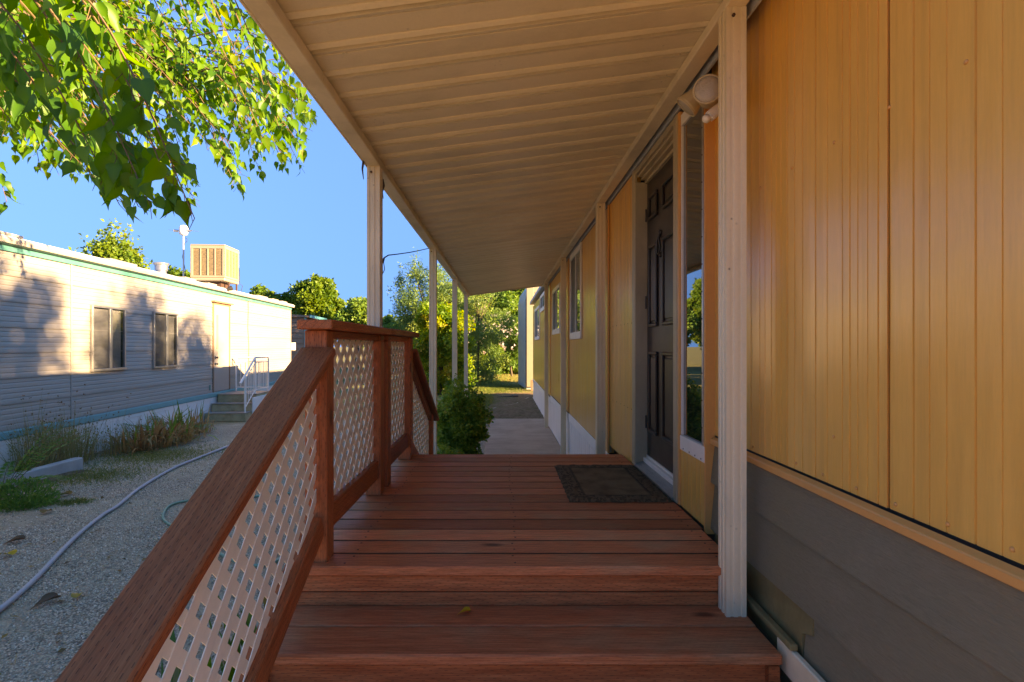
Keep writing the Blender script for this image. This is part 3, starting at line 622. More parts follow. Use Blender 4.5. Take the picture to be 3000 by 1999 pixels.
# door, frame, sidelight
fr = MB()
fr.box(0.943, 1.075, 3.782, 3.860, 0.832, 2.86)                     # far jamb
fr.box(0.941, 0.962, 3.792, 3.866, 0.8325, 2.952)
fr.build('door_jamb', M['brown_trim'], home, bev=0.003)
MB().box(0.941, 1.075, 2.872, 2.935, 0.832, 2.952).build('door_jamb', M['brown_trim'], home, bev=0.006)
MB().box(0.946, 0.985, 2.845, 2.871, 0.832, 2.952).build('mullion', M['yellow_trim'], home, bev=0.004)
for i, (xx, za, zb_) in enumerate(((0.944, 2.915, 2.95), (0.960, 2.893, 2.913), (0.985, 2.872, 2.891), (1.010, 2.846, 2.870))):
    box('head_moulding', xx, 1.075, 2.936, 3.791 if i == 0 else 3.781, za, zb_, M['brown_trim'], home, bev=0.003)
slab = box('door', 1.030, 1.070, 2.938, 3.780, 0.900, 2.845, M['door'], home)
for (ya, yb) in ((3.515, 3.705), (3.10, 3.388)):
    for (za, zb_) in ((2.564, 2.734), (1.822, 2.384), (1.090, 1.652)):
        m = MB(); w = 0.022
        m.box(1.013, 1.0285, ya, yb, za, za + w).box(1.013, 1.0285, ya, yb, zb_ - w, zb_)
        m.box(1.0125, 1.0285, ya, ya + w, za + w + 0.0005, zb_ - w - 0.0005).box(1.0125, 1.0285, yb - w, yb, za + w + 0.0005, zb_ - w - 0.0005)
        p = m.build('door_panel', M['door'], slab, bev=0.005)
        w2 = w + 0.018
        MB().box(1.022, 1.0285, ya + w2, yb - w2, za + w2, zb_ - w2).build('field', M['door'], slab, bev=0.004)
kn = MB().lathe([(0.016, 0), (0.018, 0.008), (0.008, 0.014)], 12, Matrix.Translation((1.029, 3.45, 2.43)) @ Matrix.Rotation(R(-90), 4, 'Y'))
kn.tube([(1.012, 3.45 + 0.032 * math.cos(a), 2.345 + 0.055 * math.sin(a)) for a in np.linspace(R(80), R(460), 20)], 0.006, 6)
kn.tube([(1.026, 3.45, 2.44), (1.020, 3.45, 2.40), (1.012, 3.45, 2.385)], 0.008, 6).box(1.018, 1.029, 3.438, 3.462, 2.27, 2.30)
kn.build('knocker', M['dark_metal'], slab, smooth=True)
for z in (1.15, 2.0, 2.62):
    MB().tube([(1.02, 3.778, z - 0.045), (1.02, 3.778, z + 0.045)], 0.006, 8).build('hinge', M['dark_metal'], slab)
th = MB().prism([(0.935, 2.938, 0.832), (0.935, 2.938, 0.846), (1.00, 2.938, 0.868), (1.00, 2.938, 0.832)], (0, 0.842, 0))
th.build('threshold', M['alum'], home)
for k in range(8):
    x = 0.942 + k * 0.0068; z = 0.846 + (x - 0.935) / 0.065 * 0.022
    box('threshold_rib', x, x + 0.0035, 2.94, 3.778, z, z + 0.0025, M['alum'], home)
box('door_sill', 1.0005, 1.029, 2.938, 3.780, 0.832, 0.897, M['white'], home, bev=0.003)
box('kick_strip', 1.022, 1.0292, 2.945, 3.775, 0.899, 0.915, M['white'], home)
# sidelight: frame, pane, white sill, ribbed panel under it
sf = MB().box(0.955, 0.972, 2.530, 2.545, 1.215, 2.93).box(0.955, 0.972, 2.5455, 2.8445, 2.87, 2.93).box(0.956, 0.9725, 2.836, 2.8445, 1.215, 2.869)
sfo = sf.build('sidelight', M['white'], home, bev=0.002)
box('pane', 0.968, 0.971, 2.543, 2.838, 1.210, 2.872, M['glass'], sfo)
box('sidelight_sill', 0.950, 0.985, 2.5005, 2.8445, 1.135, 1.213, M['white'], home, bev=0.003)
box('screw_strip', 0.948, 0.972, 2.512, 2.529, 1.215, 2.93, M['alum'], home, bev=0.002)
for z in np.arange(1.3, 2.9, 0.13):
    MB().lathe([(0.004, 0), (0.0035, 0.002)], 8, Matrix.Translation((0.948, 2.520, z)) @ Matrix.Rotation(R(-90), 4, 'Y')).build('screw', M['rust'], home)
for y in (2.54, 2.62, 2.70, 2.79):
    MB().lathe([(0.004, 0), (0.0035, 0.002)], 8, Matrix.Translation((0.950, y, 1.148)) @ Matrix.Rotation(R(-90), 4, 'Y')).build('screw', M['rust'], home)
siding_panel(0.957, 2.515, 2.8445, 0.832, 1.134, pitch=0.085, seed=5)
MB().box(0.952, 1.002, 2.497, 2.5115, 0.80, 2.95).build('corner_trim', M['yellow_trim'], home, bev=0.002)
# nail rows on the far panel
for y in (3.93, 4.05, 4.17, 4.29, 4.45, 4.6):
    for z in (1.86, 1.22):
        MB().lathe([(0.004, 0), (0.0035, 0.002)], 8, Matrix.Translation((XF, y, z)) @ Matrix.Rotation(R(-90), 4, 'Y')).build('screw', M['rust'], home)
# ------------------------------------------------------------------ floodlight
fl = thing('floodlight', 'almond security floodlight with two round heads above the sidelight', 'floodlight', (0.97, 2.31, 2.80))
def head(c, d, L, r0, r1, nm):
    d = Vector(d).normalized(); q = Vector((0, 0, 1)).rotation_difference(d).to_matrix().to_4x4(); Mx = Matrix.Translation(c) @ q
    o = MB().lathe([(r0 * 0.6, -0.01), (r0, 0), (r0 * 1.05, L * 0.35), (r1 * 0.97, L * 0.9), (r1, L), (r1 * 0.95, L + 0.001)], 28, Mx).build(nm, M['flood'], fl, smooth=True)
    MB().tube([Mx @ Vector((r1 * 0.93 * math.cos(a), r1 * 0.93 * math.sin(a), L + 0.003)) for a in np.linspace(0, 2 * math.pi, 29)], 0.0045, 6, False).build('bezel', M['flood'], o, smooth=True)
    MB().lathe([(r1 * 0.9, L), (r1 * 0.88, L + 0.004), (r1 * 0.6, L + 0.009), (r1 * 0.02, L + 0.012)], 28, Mx).build('lens', M['lens'], o, smooth=True)
lc = PX(2073, 263, 2.20)
head(lc + Vector((0.045, 0.10, 0.012)), (-0.40, -0.9, -0.08), 0.105, 0.045, 0.060, 'lamp_head')
h2 = PX(2040, 290, 2.42); head(h2 + Vector((0.03, 0, 0.045)), (-0.62, 0.25, -0.66), 0.10, 0.036, 0.058, 'lamp_head')
MB().lathe([(0.058, 0), (0.060, 0.012), (0.05, 0.03), (0.02, 0.034)], 24, Matrix.Translation((0.999, 2.30, 2.77)) @ Matrix.Rotation(R(-90), 4, 'Y')).build('mount_plate', M['flood'], fl, smooth=True)
MB().tube([(0.975, 2.30, 2.78), (0.945, 2.31, 2.79), tuple(lc + Vector((0.05, 0.10, 0.012)))], 0.016, 10).tube([(0.975, 2.32, 2.77), (0.95, 2.38, 2.77), tuple(h2 + Vector((0.03, 0, 0.045)))], 0.015, 10).build('swivel_arm', M['flood'], fl, smooth=True)
sc_ = PX(2093, 330, 2.26)
sm = Matrix.Translation(sc_) @ Matrix.Rotation(R(-38), 4, 'Y')
MB().add([sm @ Vector(p) for p in [(x, y, z) for z in (-0.022, 0.022) for y in (-0.02, 0.02) for x in (-0.034, 0.034)]], [(0, 2, 3, 1), (4, 5, 7, 6), (0, 1, 5, 4), (2, 6, 7, 3), (0, 4, 6, 2), (1, 3, 7, 5)]).build('motion_sensor', M['white'], fl, bev=0.007, seg=2)
MB().lathe([(0.018, 0), (0.018, 0.016), (0.01, 0.024)], 14, sm @ Matrix.Translation((-0.034, 0, 0)) @ Matrix.Rotation(R(-90), 4, 'Y')).build('sensor_eye', M['white'], fl, smooth=True)
MB().tube([tuple(sc_ + Vector((0.02, 0.01, 0.015))), (0.965, 2.29, 2.75)], 0.010, 8).build('swivel_arm', M['flood'], fl, smooth=True)
# ------------------------------------------------------------------ door mat
mt = MB()
nx, ny = 30, 44; w, l = 0.575, 0.885
xs = np.linspace(-w / 2, w / 2, nx); ys = np.linspace(-l / 2, l / 2, ny)
V = []; 
for j, b in enumerate(ys):
    for i, a in enumerate(xs):
        ed = min(w / 2 - abs(a), l / 2 - abs(b)); z = 0.011 if ed > 0.001 else 0.001
        brd = ed < 0.09
        V.append((a + (0.0025 * math.sin(b * 60) if ed < 0.001 else 0), b + (0.0025 * math.sin(a * 70) if ed < 0.001 else 0), z + (random.uniform(-0.003, 0.004) if brd and ed > 0.001 else random.uniform(-0.001, 0.001) if ed > 0.001 else 0)))
F = [(j * nx + i, j * nx + i + 1, (j + 1) * nx + i + 1, (j + 1) * nx + i) for j in range(ny - 1) for i in range(nx - 1)]
dm = link('door_mat', npmesh('door_mat', V, F, M['mat'], smooth=True), None, Matrix.Translation((0.652, 3.345, DZ + 0.002)))
tag(dm, 'dark brown coir doormat with patterned border by the door', 'doormat')
# ------------------------------------------------------------------ the neighbour's white mobile home (own frame: x out of the wall, y along it)
NA = math.atan2(0.0748, 1.0); NO = (-6.68, 11.75, 0)
nb_ = thing('neighbour_home', 'white mobile home with teal trim across the gravel yard', 'house', NO, NA)
S0, S1 = -8.6, 5.97
def nbx(name, x0, x1, s0, s1, z0, z1, mat, parent=nb_, bev=0.0):
    return MB().box(x0, x1, s0, s1, z0, z1).build(name, mat, parent, bev=bev, world=False)
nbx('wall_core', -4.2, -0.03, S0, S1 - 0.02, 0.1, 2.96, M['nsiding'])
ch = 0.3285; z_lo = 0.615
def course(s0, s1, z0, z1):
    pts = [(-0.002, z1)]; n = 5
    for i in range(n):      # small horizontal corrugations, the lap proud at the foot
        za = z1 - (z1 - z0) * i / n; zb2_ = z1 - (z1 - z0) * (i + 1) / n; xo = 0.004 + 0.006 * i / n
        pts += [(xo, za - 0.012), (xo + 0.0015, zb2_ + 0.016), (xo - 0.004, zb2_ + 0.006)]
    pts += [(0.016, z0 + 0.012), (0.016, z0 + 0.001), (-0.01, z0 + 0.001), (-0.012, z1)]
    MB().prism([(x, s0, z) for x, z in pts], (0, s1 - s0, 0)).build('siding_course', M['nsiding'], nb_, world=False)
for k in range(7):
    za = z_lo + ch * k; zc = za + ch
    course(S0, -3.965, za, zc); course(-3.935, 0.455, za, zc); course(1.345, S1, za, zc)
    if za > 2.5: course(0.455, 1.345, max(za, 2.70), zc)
nbx('seam_strip', -0.005, 0.020, -3.963, -3.937, 0.616, 2.90, M['nsiding'], bev=0.003)
nbx('corner_trim', -0.02, 0.022, S1 + 0.001, S1 + 0.03, 0.3, 2.92, M['nsiding'])
nbx('eave_trim', 0.0, 0.034, S0, S1 + 0.05, 2.892, 2.955, M['teal'], bev=0.004)
MB().prism([(0.0, S0, 2.957), (0.095, S0, 2.985), (0.105, S0, 3.03), (0.10, S0, 3.06), (-0.02, S0, 3.075)], (0, S1 + 0.14 - S0, 0)).build('fascia', M['nsiding'], nb_, world=False)
MB().prism([(0.085, S0, 3.0625), (0.085, S0, 3.075), (-2.1, S0, 3.30), (-4.3, S0, 3.08), (-4.3, S0, 3.0)], (0, S1 + 0.1 - S0, 0)).build('roof', M['galv'], nb_, world=False)
for (a, b) in ((-6.2, -4.9), (-3.2, -2.5), (-0.9, -0.45), (0.1, 0.5), (3.0, 3.7), (4.1, 4.6), (4.9, 5.4)):
    nbx('roof_cap', -0.35, 0.09, a, b, 3.078, 3.112, M['nsiding'], bev=0.004)
nbx('base_trim', 0.0, 0.04, S0, S1 + 0.02, 0.505, 0.612, M['teal_dark'], bev=0.012)
s = S0
while s < S1 - 0.1:
    nbx('skirting_slat', -0.005, 0.008, s, s + 0.292, 0.005, 0.44, M['skirt'], bev=0.002); s += 0.298
nbx('skirting_rail', -0.004, 0.018, S0, S1, 0.44, 0.502, M['skirt'], bev=0.003)
def m_clear():
    t = NT('clear_pane', 0.02, 0.5); tr = t.n('BsdfTransparent', Color=(0.85, 0.86, 0.87, 1)); gl = t.n('BsdfGlossy', Roughness=0.01); lw = t.n('LayerWeight', Blend=0.5); fz = t.math('MULTIPLY_ADD', t.math('POWER', lw.outputs['Facing'], 4.0), 0.6, 0.03)
    mx = t.n('MixShader'); t.l(fz, mx.inputs[0]); t.l(tr.outputs[0], mx.inputs[1]); t.l(gl.outputs[0], mx.inputs[2]); t.l(mx.outputs[0], t.out.inputs['Surface']); return t.m
M['clear'] = m_clear()
M['bl_slat'] = m_paint('blind_slat', (0.42, 0.39, 0.36), 0.5, 0.4, 0.1); M['bl_pale'] = m_paint('pale_blind_slat', (0.62, 0.56, 0.48), 0.5, 0.4, 0.1)
def nwindow(s0, s1, z0, z1, left_mat, right_mat):
    w = MB(); f = 0.03
    w.box(0.012, 0.055, s0, s1, z1 - f, z1).box(0.012, 0.062, s0 - 0.01, s1 + 0.01, z0 - 0.01, z0 + f)
    w.box(0.013, 0.054, s0, s0 + f, z0 + f + 0.001, z1 - f - 0.001).box(0.013, 0.054, s1 - f, s1, z0 + f + 0.001, z1 - f - 0.001)
    sm_ = s0 + (s1 - s0) * 0.53; w.box(0.014, 0.056, sm_ - 0.028, sm_ + 0.028, z0 + f + 0.001, z1 - f - 0.001)
    o = w.build('window', M['alum'], nb_, bev=0.002, world=False)
    nbx('backing', 0.010, 0.0125, s0 + 0.01, s1 - 0.01, z0 + 0.01, z1 - 0.01, M['rubber'], o)
    for (a, b, mt_) in ((s0 + f + 0.004, sm_ - 0.032, left_mat), (sm_ + 0.032, s1 - f - 0.06, right_mat)):
        m = MB(); z = z0 + f + 0.01
        while z < z1 - f - 0.02:
            m.add([(0.016, a, z), (0.016, b, z), (0.026, b, z + 0.016), (0.026, a, z + 0.016)], [(0, 1, 2, 3)]); z += 0.02
        tag(m.build('blind', mt_, o, world=False))
    for (a, b) in ((s0 + f, sm_ - 0.028), (sm_ + 0.028, s1 - f)):
        nbx('pane', 0.034, 0.037, a - 0.002, b + 0.002, z0 + f - 0.002, z1 - f + 0.002, M['clear'], o)
nwindow(-3.56, -2.75, 1.30, 2.325, M['bl_slat'], M['bl_pale'])
nwindow(-1.92, -1.10, 1.28, 2.33, M['bl_slat'], M['bl_slat'])
dr = nbx('door', -0.02, 0.018, 0.50, 1.30, 0.625, 2.66, M['nsiding'], bev=0.004)
m = MB().box(-0.02, 0.03, 0.457, 0.498, 0.614, 2.70).box(-0.02, 0.03, 1.302, 1.343, 0.614, 2.70).box(-0.02, 0.031, 0.499, 1.301, 2.662, 2.70)
m.build('door_frame', M['brown_shed'], nb_, world=False)
nbx('door_hood', 0.0, 0.09, 0.40, 1.40, 2.702, 2.735, M['brown_shed'], bev=0.003)
nbx('pane', 0.0185, 0.026, 0.635, 0.715, 1.62, 2.42, M['tan_metal'], dr)
for z in (1.42, 1.27):
    MB().lathe([(0.030, 0), (0.030, 0.006), (0.012, 0.01), (0.012, 0.03), (0.026, 0.045), (0.020, 0.06)], 14, Matrix.Translation((0.018, 0.585, z)) @ Matrix.Rotation(R(90), 4, 'Y')).build('knob', M['dark_metal'], dr, smooth=True, world=False)
nbx('vent_plate', 0.0165, 0.024, 0.28, 0.34, 0.68, 0.80, M['teal'], bev=0.002)
MB().tube([(0.022, 2.45, 2.95), (0.024, 2.46, 2.6), (0.022, 2.43, 2.2), (0.022, 2.50, 1.7), (0.022, 2.47, 0.7)], 0.006, 5).build('cable', M['dark_metal'], nb_, world=False)
ef = MB().box(0.10, 0.13, 0.85, 0.97, 2.985, 3.05); ef.build('eave_lamp_base', M['galv'], nb_, world=False)
MB().lathe([(0.03, 0), (0.05, 0.06), (0.06, 0.12), (0.055, 0.125)], 14, Matrix.Translation((0.13, 0.93, 3.04)) @ Matrix.Rotation(R(60), 4, 'Y') @ Matrix.Rotation(R(-30), 4, 'X')).build('eave_lamp', M['dark_metal'], nb_, world=False)
nbx('meter_box', 0.0, 0.10, S1 - 0.02 + 0.06, S1 + 0.25, 1.55, 1.80, M['white'])
# ------------------------------------------------------------------ concrete steps and white iron railing at the neighbour's door
cs = thing('concrete_steps', 'mossy concrete steps with landing below the white door', 'steps', NO, NA)
def csx(name, x0, x1, s0, s1, z0, z1, mat, bev=0.01): return MB().box(x0, x1, s0, s1, z0, z1).build(name, mat, cs, bev=bev, world=False)
csx('step', 0.045, 0.93, 0.0, 0.32, 0.0, 0.18, M['step']); csx('step', 0.045, 0.93, 0.322, 0.62, 0.0, 0.36, M['step']); csx('landing', 0.045, 0.93, 0.622, 1.50, 0.0, 0.55, M['step'])
csx('side_wall', 0.932, 0.96, 0.35, 1.50, 0.0, 0.50, M['skirt'], 0.004)
for (a, b, z) in ((-0.02, 0.318, 0.182), (0.30, 0.618, 0.362), (0.60, 1.51, 0.552)): csx('slab', 0.045, 0.945, a, b, z, z + 0.012, M['conc'], 0.003)
nr = thing('step_railing', 'white iron railing around the concrete steps', 'railing', NO, NA)
def tb(name, pts, r, n=6, par=nr): return MB().tube(pts, r, n).build(name, M['white'], par, world=False)
xo = 0.90
tb('post', [(xo, 0.04, 0.196), (xo, 0.04, 1.06)], 0.020, 8); tb('post', [(xo, 0.62, 0.566), (xo, 0.62, 1.42)], 0.020, 8); tb('post', [(xo, 1.46, 0.566), (xo, 1.46, 1.42)], 0.020, 8); tb('post', [(0.12, 1.46, 0.566), (0.12, 1.46, 1.40)], 0.018, 8)
tb('handrail', [(xo, -0.22, 0.86), (xo, 0.62, 1.42), (xo, 1.48, 1.42)], 0.026, 8); tb('handrail', [(xo, 1.46, 1.41), (0.10, 1.46, 1.40)], 0.018, 8)
tb('lower_rail', [(xo, 0.04, 0.30), (xo, 0.62, 0.66), (xo, 1.46, 0.66)], 0.012); tb('lower_rail', [(xo, 1.46, 0.66), (0.12, 1.46, 0.66)], 0.012); tb('upper_rail', [(xo, 0.04, 0.93), (xo, 0.62, 1.30), (xo, 1.46, 1.30)], 0.010); tb('upper_rail', [(xo, 1.46, 1.30), (0.12, 1.46, 1.30)], 0.010)
for i in range(1, 6):
    s_ = 0.04 + 0.58 * i / 6; tb('baluster', [(xo, s_, 0.30 + 0.36 * i / 6), (xo, s_, 0.93 + 0.37 * i / 6)], 0.008)
for i in range(1, 8): s_ = 0.62 + 0.84 * i / 8; tb('baluster', [(xo, s_, 0.66), (xo, s_, 1.30)], 0.008)
for i in range(1, 7): x_ = xo - 0.78 * i / 7; tb('baluster', [(x_, 1.46, 0.66), (x_, 1.46, 1.30)], 0.008)
# ------------------------------------------------------------------ roof things
co_ = thing('evaporative_cooler', 'tan boxy evaporative cooler on the white home roof', 'cooler', (-8.08, 14.86, 3.2), NA)
def cx(name, b, mat, bev=0.0, par=co_): return MB().box(*b).build(name, mat, par, bev=bev, world=False)
H = 0.455; zb0 = 0.27; zt0 = 1.23
body = cx('cabinet', (-H + 0.015, H - 0.015, -H + 0.015, H - 0.015, zb0, zt0 - 0.001), M['pad'])
cx('top', (-H - 0.004, H + 0.004, -H - 0.004, H + 0.004, zt0, zt0 + 0.03), M['tan_metal'], 0.012)
MB().prism([(-H, -H, zb0 - 0.001), (H, -H, zb0 - 0.001), (H, -H, zb0 + 0.09), (-H, -H, zb0 + 0.09)], (0, 2 * H, 0)).build('pan', M['tan_metal'], co_, bev=0.02, world=False)
for r in range(4):
    Mr = Matrix.Rotation(r * math.pi / 2, 4, 'Z'); m = MB()
    m.box(-H, H, -H - 0.001, -H + 0.014, zt0 - 0.085, zt0 - 0.002).box(-H, H, -H - 0.001, -H + 0.014, zb0 + 0.092, zb0 + 0.14)
    for x in (-H + 0.035, -0.19, 0.0, 0.19, H - 0.035):
        w = 0.035 if abs(x) > 0.3 else 0.014; m.box(x - w, x + w, -H, -H + 0.013, zb0 + 0.141, zt0 - 0.086)
    for i in range(26):
        z = zb0 + 0.15 + i * 0.026; m.box(-H + 0.07, H - 0.07, -H + 0.008, -H + 0.0135, z, z + 0.004)
    link('grille', m.mesh('grille', M['tan_metal'], bev=0.002), co_, Mr, world=False)
cx('duct', (-0.27, 0.27, -0.27, 0.27, -0.05, zb0 - 0.002), M['rust'])
for (x, y_) in ((H - 0.05, H - 0.05), (-H + 0.05, H - 0.05), (H - 0.05, -0.1)): cx('leg', (x - 0.02, x + 0.02, y_ - 0.02, y_ + 0.02, -0.05, zb0 - 0.002), M['rust'])
MB().tube([(H + 0.01, H - 0.02, 0.75), (H + 0.015, H, 0.3), (H + 0.08, H + 0.05, 0.24), (H + 0.05, H, 0.05), (H, H, -0.02)], 0.008, 6).build('hose', M['rubber'], co_, smooth=True, world=False)
vp = thing('roof_vent', 'short metal vent pipe with cap on the white home roof', 'vent', (-7.95, 12.3, 3.2))
MB().lathe([(0.17, -0.08), (0.17, 0.10), (0.13, 0.15), (0.11, 0.16), (0.11, 0.24)], 24).build('collar', M['alum'], vp, smooth=False, world=False)
MB().lathe([(0.13, 0.242), (0.135, 0.36), (0.16, 0.38), (0.165, 0.41), (0.10, 0.43)], 24).build('cap', M['alum'], vp, world=False)
at_ = thing('antenna', 'small white antenna on a thin mast above the white home roof', 'antenna', (-8.85, 14.65, 3.15))
MB().tube([(0, 0, -0.06), (0, 0, 1.62)], 0.022, 8).build('mast', M['galv'], at_, world=False)
MB().lathe([(0.05, 1.60), (0.10, 1.63), (0.115, 1.70), (0.115, 1.80), (0.09, 1.86), (0.03, 1.88)], 16).build('housing', M['white'], at_, smooth=True, world=False)
MB().tube([(-0.26, 0, 1.73), (0.24, 0, 1.735)], 0.012, 6).tube([(-0.26, -0.03, 1.73), (-0.16, 0.03, 1.73)], 0.035, 6).box(-0.13, 0.17, -0.06, 0.06, 1.715, 1.74).tube([(0.24, 0, 1.73), (0.42, 0, 1.71)], 0.004, 5).tube([(-0.26, 0, 1.73), (-0.42, 0, 1.76)], 0.004, 5).build('boom', M['alum'], at_, world=False)
MB().tube([(0.02, 0, 1.55), (0.10, 0, 1.50), (0.09, 0, 1.42), (0.03, 0, 1.40), (-0.03, 0, 1.0), (0.06, 0, 0.6), (0.02, 0, 0.0)], 0.008, 5).build('cable', M['rubber'], at_, smooth=True, world=False)
# ------------------------------------------------------------------ sheds
bs = thing('brown_shed', 'brown lap-sided shed with teal corner trim behind the white home', 'shed', (-9.9, 24.5, 0), R(6))
n = 12
for k in range(n):
    z0 = 0.1 + k * 0.245
    MB().prism([(-2.2, 0.0, z0 + 0.246), (-2.2, -0.035, z0), (-2.2, 0.02, z0), (-2.2, 0.02, z0 + 0.246)], (2.88, 0, 0)).build('siding_board', M['brown_shed'], bs, world=False)
    MB().prism([(0.72, 0.0, z0), (0.755, 0.0, z0), (0.72, 0.0, z0 + 0.246)], (0, 3.0, 0)).build('siding_board', M['brown_shed'], bs, world=False)
MB().box(-2.18, 0.70, 0.03, 3.0, 0, 3.0).build('wall_core', M['brown_shed'], bs, world=False)
MB().box(0.682, 0.78, -0.05, 0.05, 0.05, 3.02).build('corner_trim', M['teal_dark'], bs, world=False)
MB().prism([(-2.3, -0.15, 3.02), (0.95, -0.15, 3.02), (0.95, -0.15, 3.10), (-0.7, -0.15, 3.2), (-2.3, -0.15, 3.10)], (0, 3.4, 0)).build('roof', M['brown_shed'], bs, world=False)
MB().box(0.952, 0.98, -0.16, 3.26, 3.0, 3.13).build('fascia', M['teal_dark'], bs, world=False)
SHX, SHY = 0.885, 20.5
ws = thing('beige_shed', 'beige lap-sided shed with curved grey metal side beyond the yellow home', 'shed', (SHX, SHY, 0), R(4.4))
z = 0.12; k = 0
while z < 4.1:
    MB().prism([(0.30, 0.0, z + 0.258), (0.30, -0.025, z), (0.30, 0.02, z), (0.30, 0.02, z + 0.258)], (3.9, 0, 0)).build('siding_board', M['beige_shed'], ws, world=False); z += 0.26
MB().box(0.02, 0.298, -0.04, 0.02, 0.10, 4.1).build('corner_board', M['beige_shed'], ws, bev=0.01, world=False)
MB().prism([(0.03, 0.03, 0), (4.2, 0.03, 0), (4.2, 0.03, 4.4), (0.6, 0.03, 4.3), (0.2, 0.03, 4.0), (0.03, 0.03, 3.5)], (0, 2.6, 0)).build('wall_core', M['galv'], ws, world=False)
for k in range(6):
    y0 = 0.05 + k * 0.44
    MB().prism([(-0.02, y0, 0.05), (-0.02, y0, 3.5), (0.05, y0, 3.85), (0.3, y0, 4.2), (0.6, y0, 4.42), (0.6, y0, 4.38), (0.3, y0, 4.12), (0.08, y0, 3.82), (0.0, y0, 3.5), (0.0, y0, 0.05)], (0, 0.425, 0)).build('metal_panel', M['galv'], ws, world=False)
for (x, h) in ((0.12, 0.40), (0.32, 0.55)): MB().box(x, x + 0.07, -0.6, -0.5, 0, h).build('stake', M['brown_shed'], ws, world=False)
# ------------------------------------------------------------------ planter kerb, hoses
ka, kb = GR(245, 1376), GR(-60, 1465)
kv = (kb - ka).normalized(); kn_ = Vector((-kv.y, kv.x, 0))
if kn_.x > 0: kn_ = -kn_
MB_k = MB().prism([ka, ka + kn_ * 0.12, ka + kn_ * 0.12 + Vector((0, 0, 0.17)), ka + Vector((0, 0, 0.17))], kv * 4.0)
tag(MB_k.build('concrete_kerb', M['kerb'], bev=0.012), 'pale concrete kerb edging the planting bed by the white home', 'kerb')
pp = GR(8, 1432); box_p = MB().tube([pp + Vector((0, 0, 0)), pp + Vector((0.01, 0, 0.13))], 0.025, 8)
tag(box_p.build('iron_stub', M['rust']), 'rusty iron stub standing beside the concrete kerb', 'pipe')
def spline(pts, n=10):
    pts = [Vector(p) for p in pts]; out = []
    for i in range(len(pts) - 1):
        p0, p1, p2, p3 = pts[max(i - 1, 0)], pts[i], pts[i + 1], pts[min(i + 2, len(pts) - 1)]
        for k in range(n):
            t = k / n; out.append(0.5 * ((2 * p1) + (p2 - p0) * t + (2 * p0 - 5 * p1 + 4 * p2 - p3) * t * t + (3 * p1 - p0 - 3 * p2 + p3) * t ** 3))
    return out + [pts[-1]]
hz = 0.020
hp = [GR(x, y, hz) for x, y in [(-160, 1905), (0, 1786), (100, 1700), (215, 1580), (300, 1510), (345, 1482), (410, 1430), (500, 1376), (560, 1350), (680, 1303), (760, 1272), (850, 1240)]]
tag(MB().tube(spline(hp), 0.0185, 10).build('garden_hose', M['hose_grey'], smooth=True), 'long grey hose lying diagonally across the gravel', 'hose')
h2p = [GR(x, y, 0.014) for x, y in [(900, 1440), (780, 1452), (640, 1462), (560, 1466), (500, 1480), (478, 1508), (487, 1530), (540, 1558), (640, 1620), (720, 1655), (800, 1650), (840, 1615)]]
tag(MB().tube(spline(h2p), 0.0125, 10).build('garden_hose', M['hose_green'], smooth=True), 'pale green hose looping behind the lattice railing', 'hose')
h3p = [GR(x, y, 0.012) for x, y in [(1380, 1210), (1420, 1204), (1468, 1192), (1510, 1184), (1535, 1172), (1550, 1165), (1562, 1163)]]
tag(MB().tube(spline(h3p), 0.022, 8).build('pipe', M['beige_shed'], smooth=True), 'thin tan pipe lying across the bare soil past the path', 'pipe')
tp = GR(1484, 1165, 0.01)
tool = thing('garden_rake', 'dark garden tool lying on the soil past the path', 'tool', tuple(tp), R(15))
MB().tube([(-0.35, -0.1, 0.03), (0.25, 0.05, 0.035)], 0.014, 6).build('handle', M['dark_metal'], tool, world=False)
MB().box(0.22, 0.40, -0.05, 0.20, 0.0, 0.07).build('blade', M['dark_metal'], tool, bev=0.02, world=False)
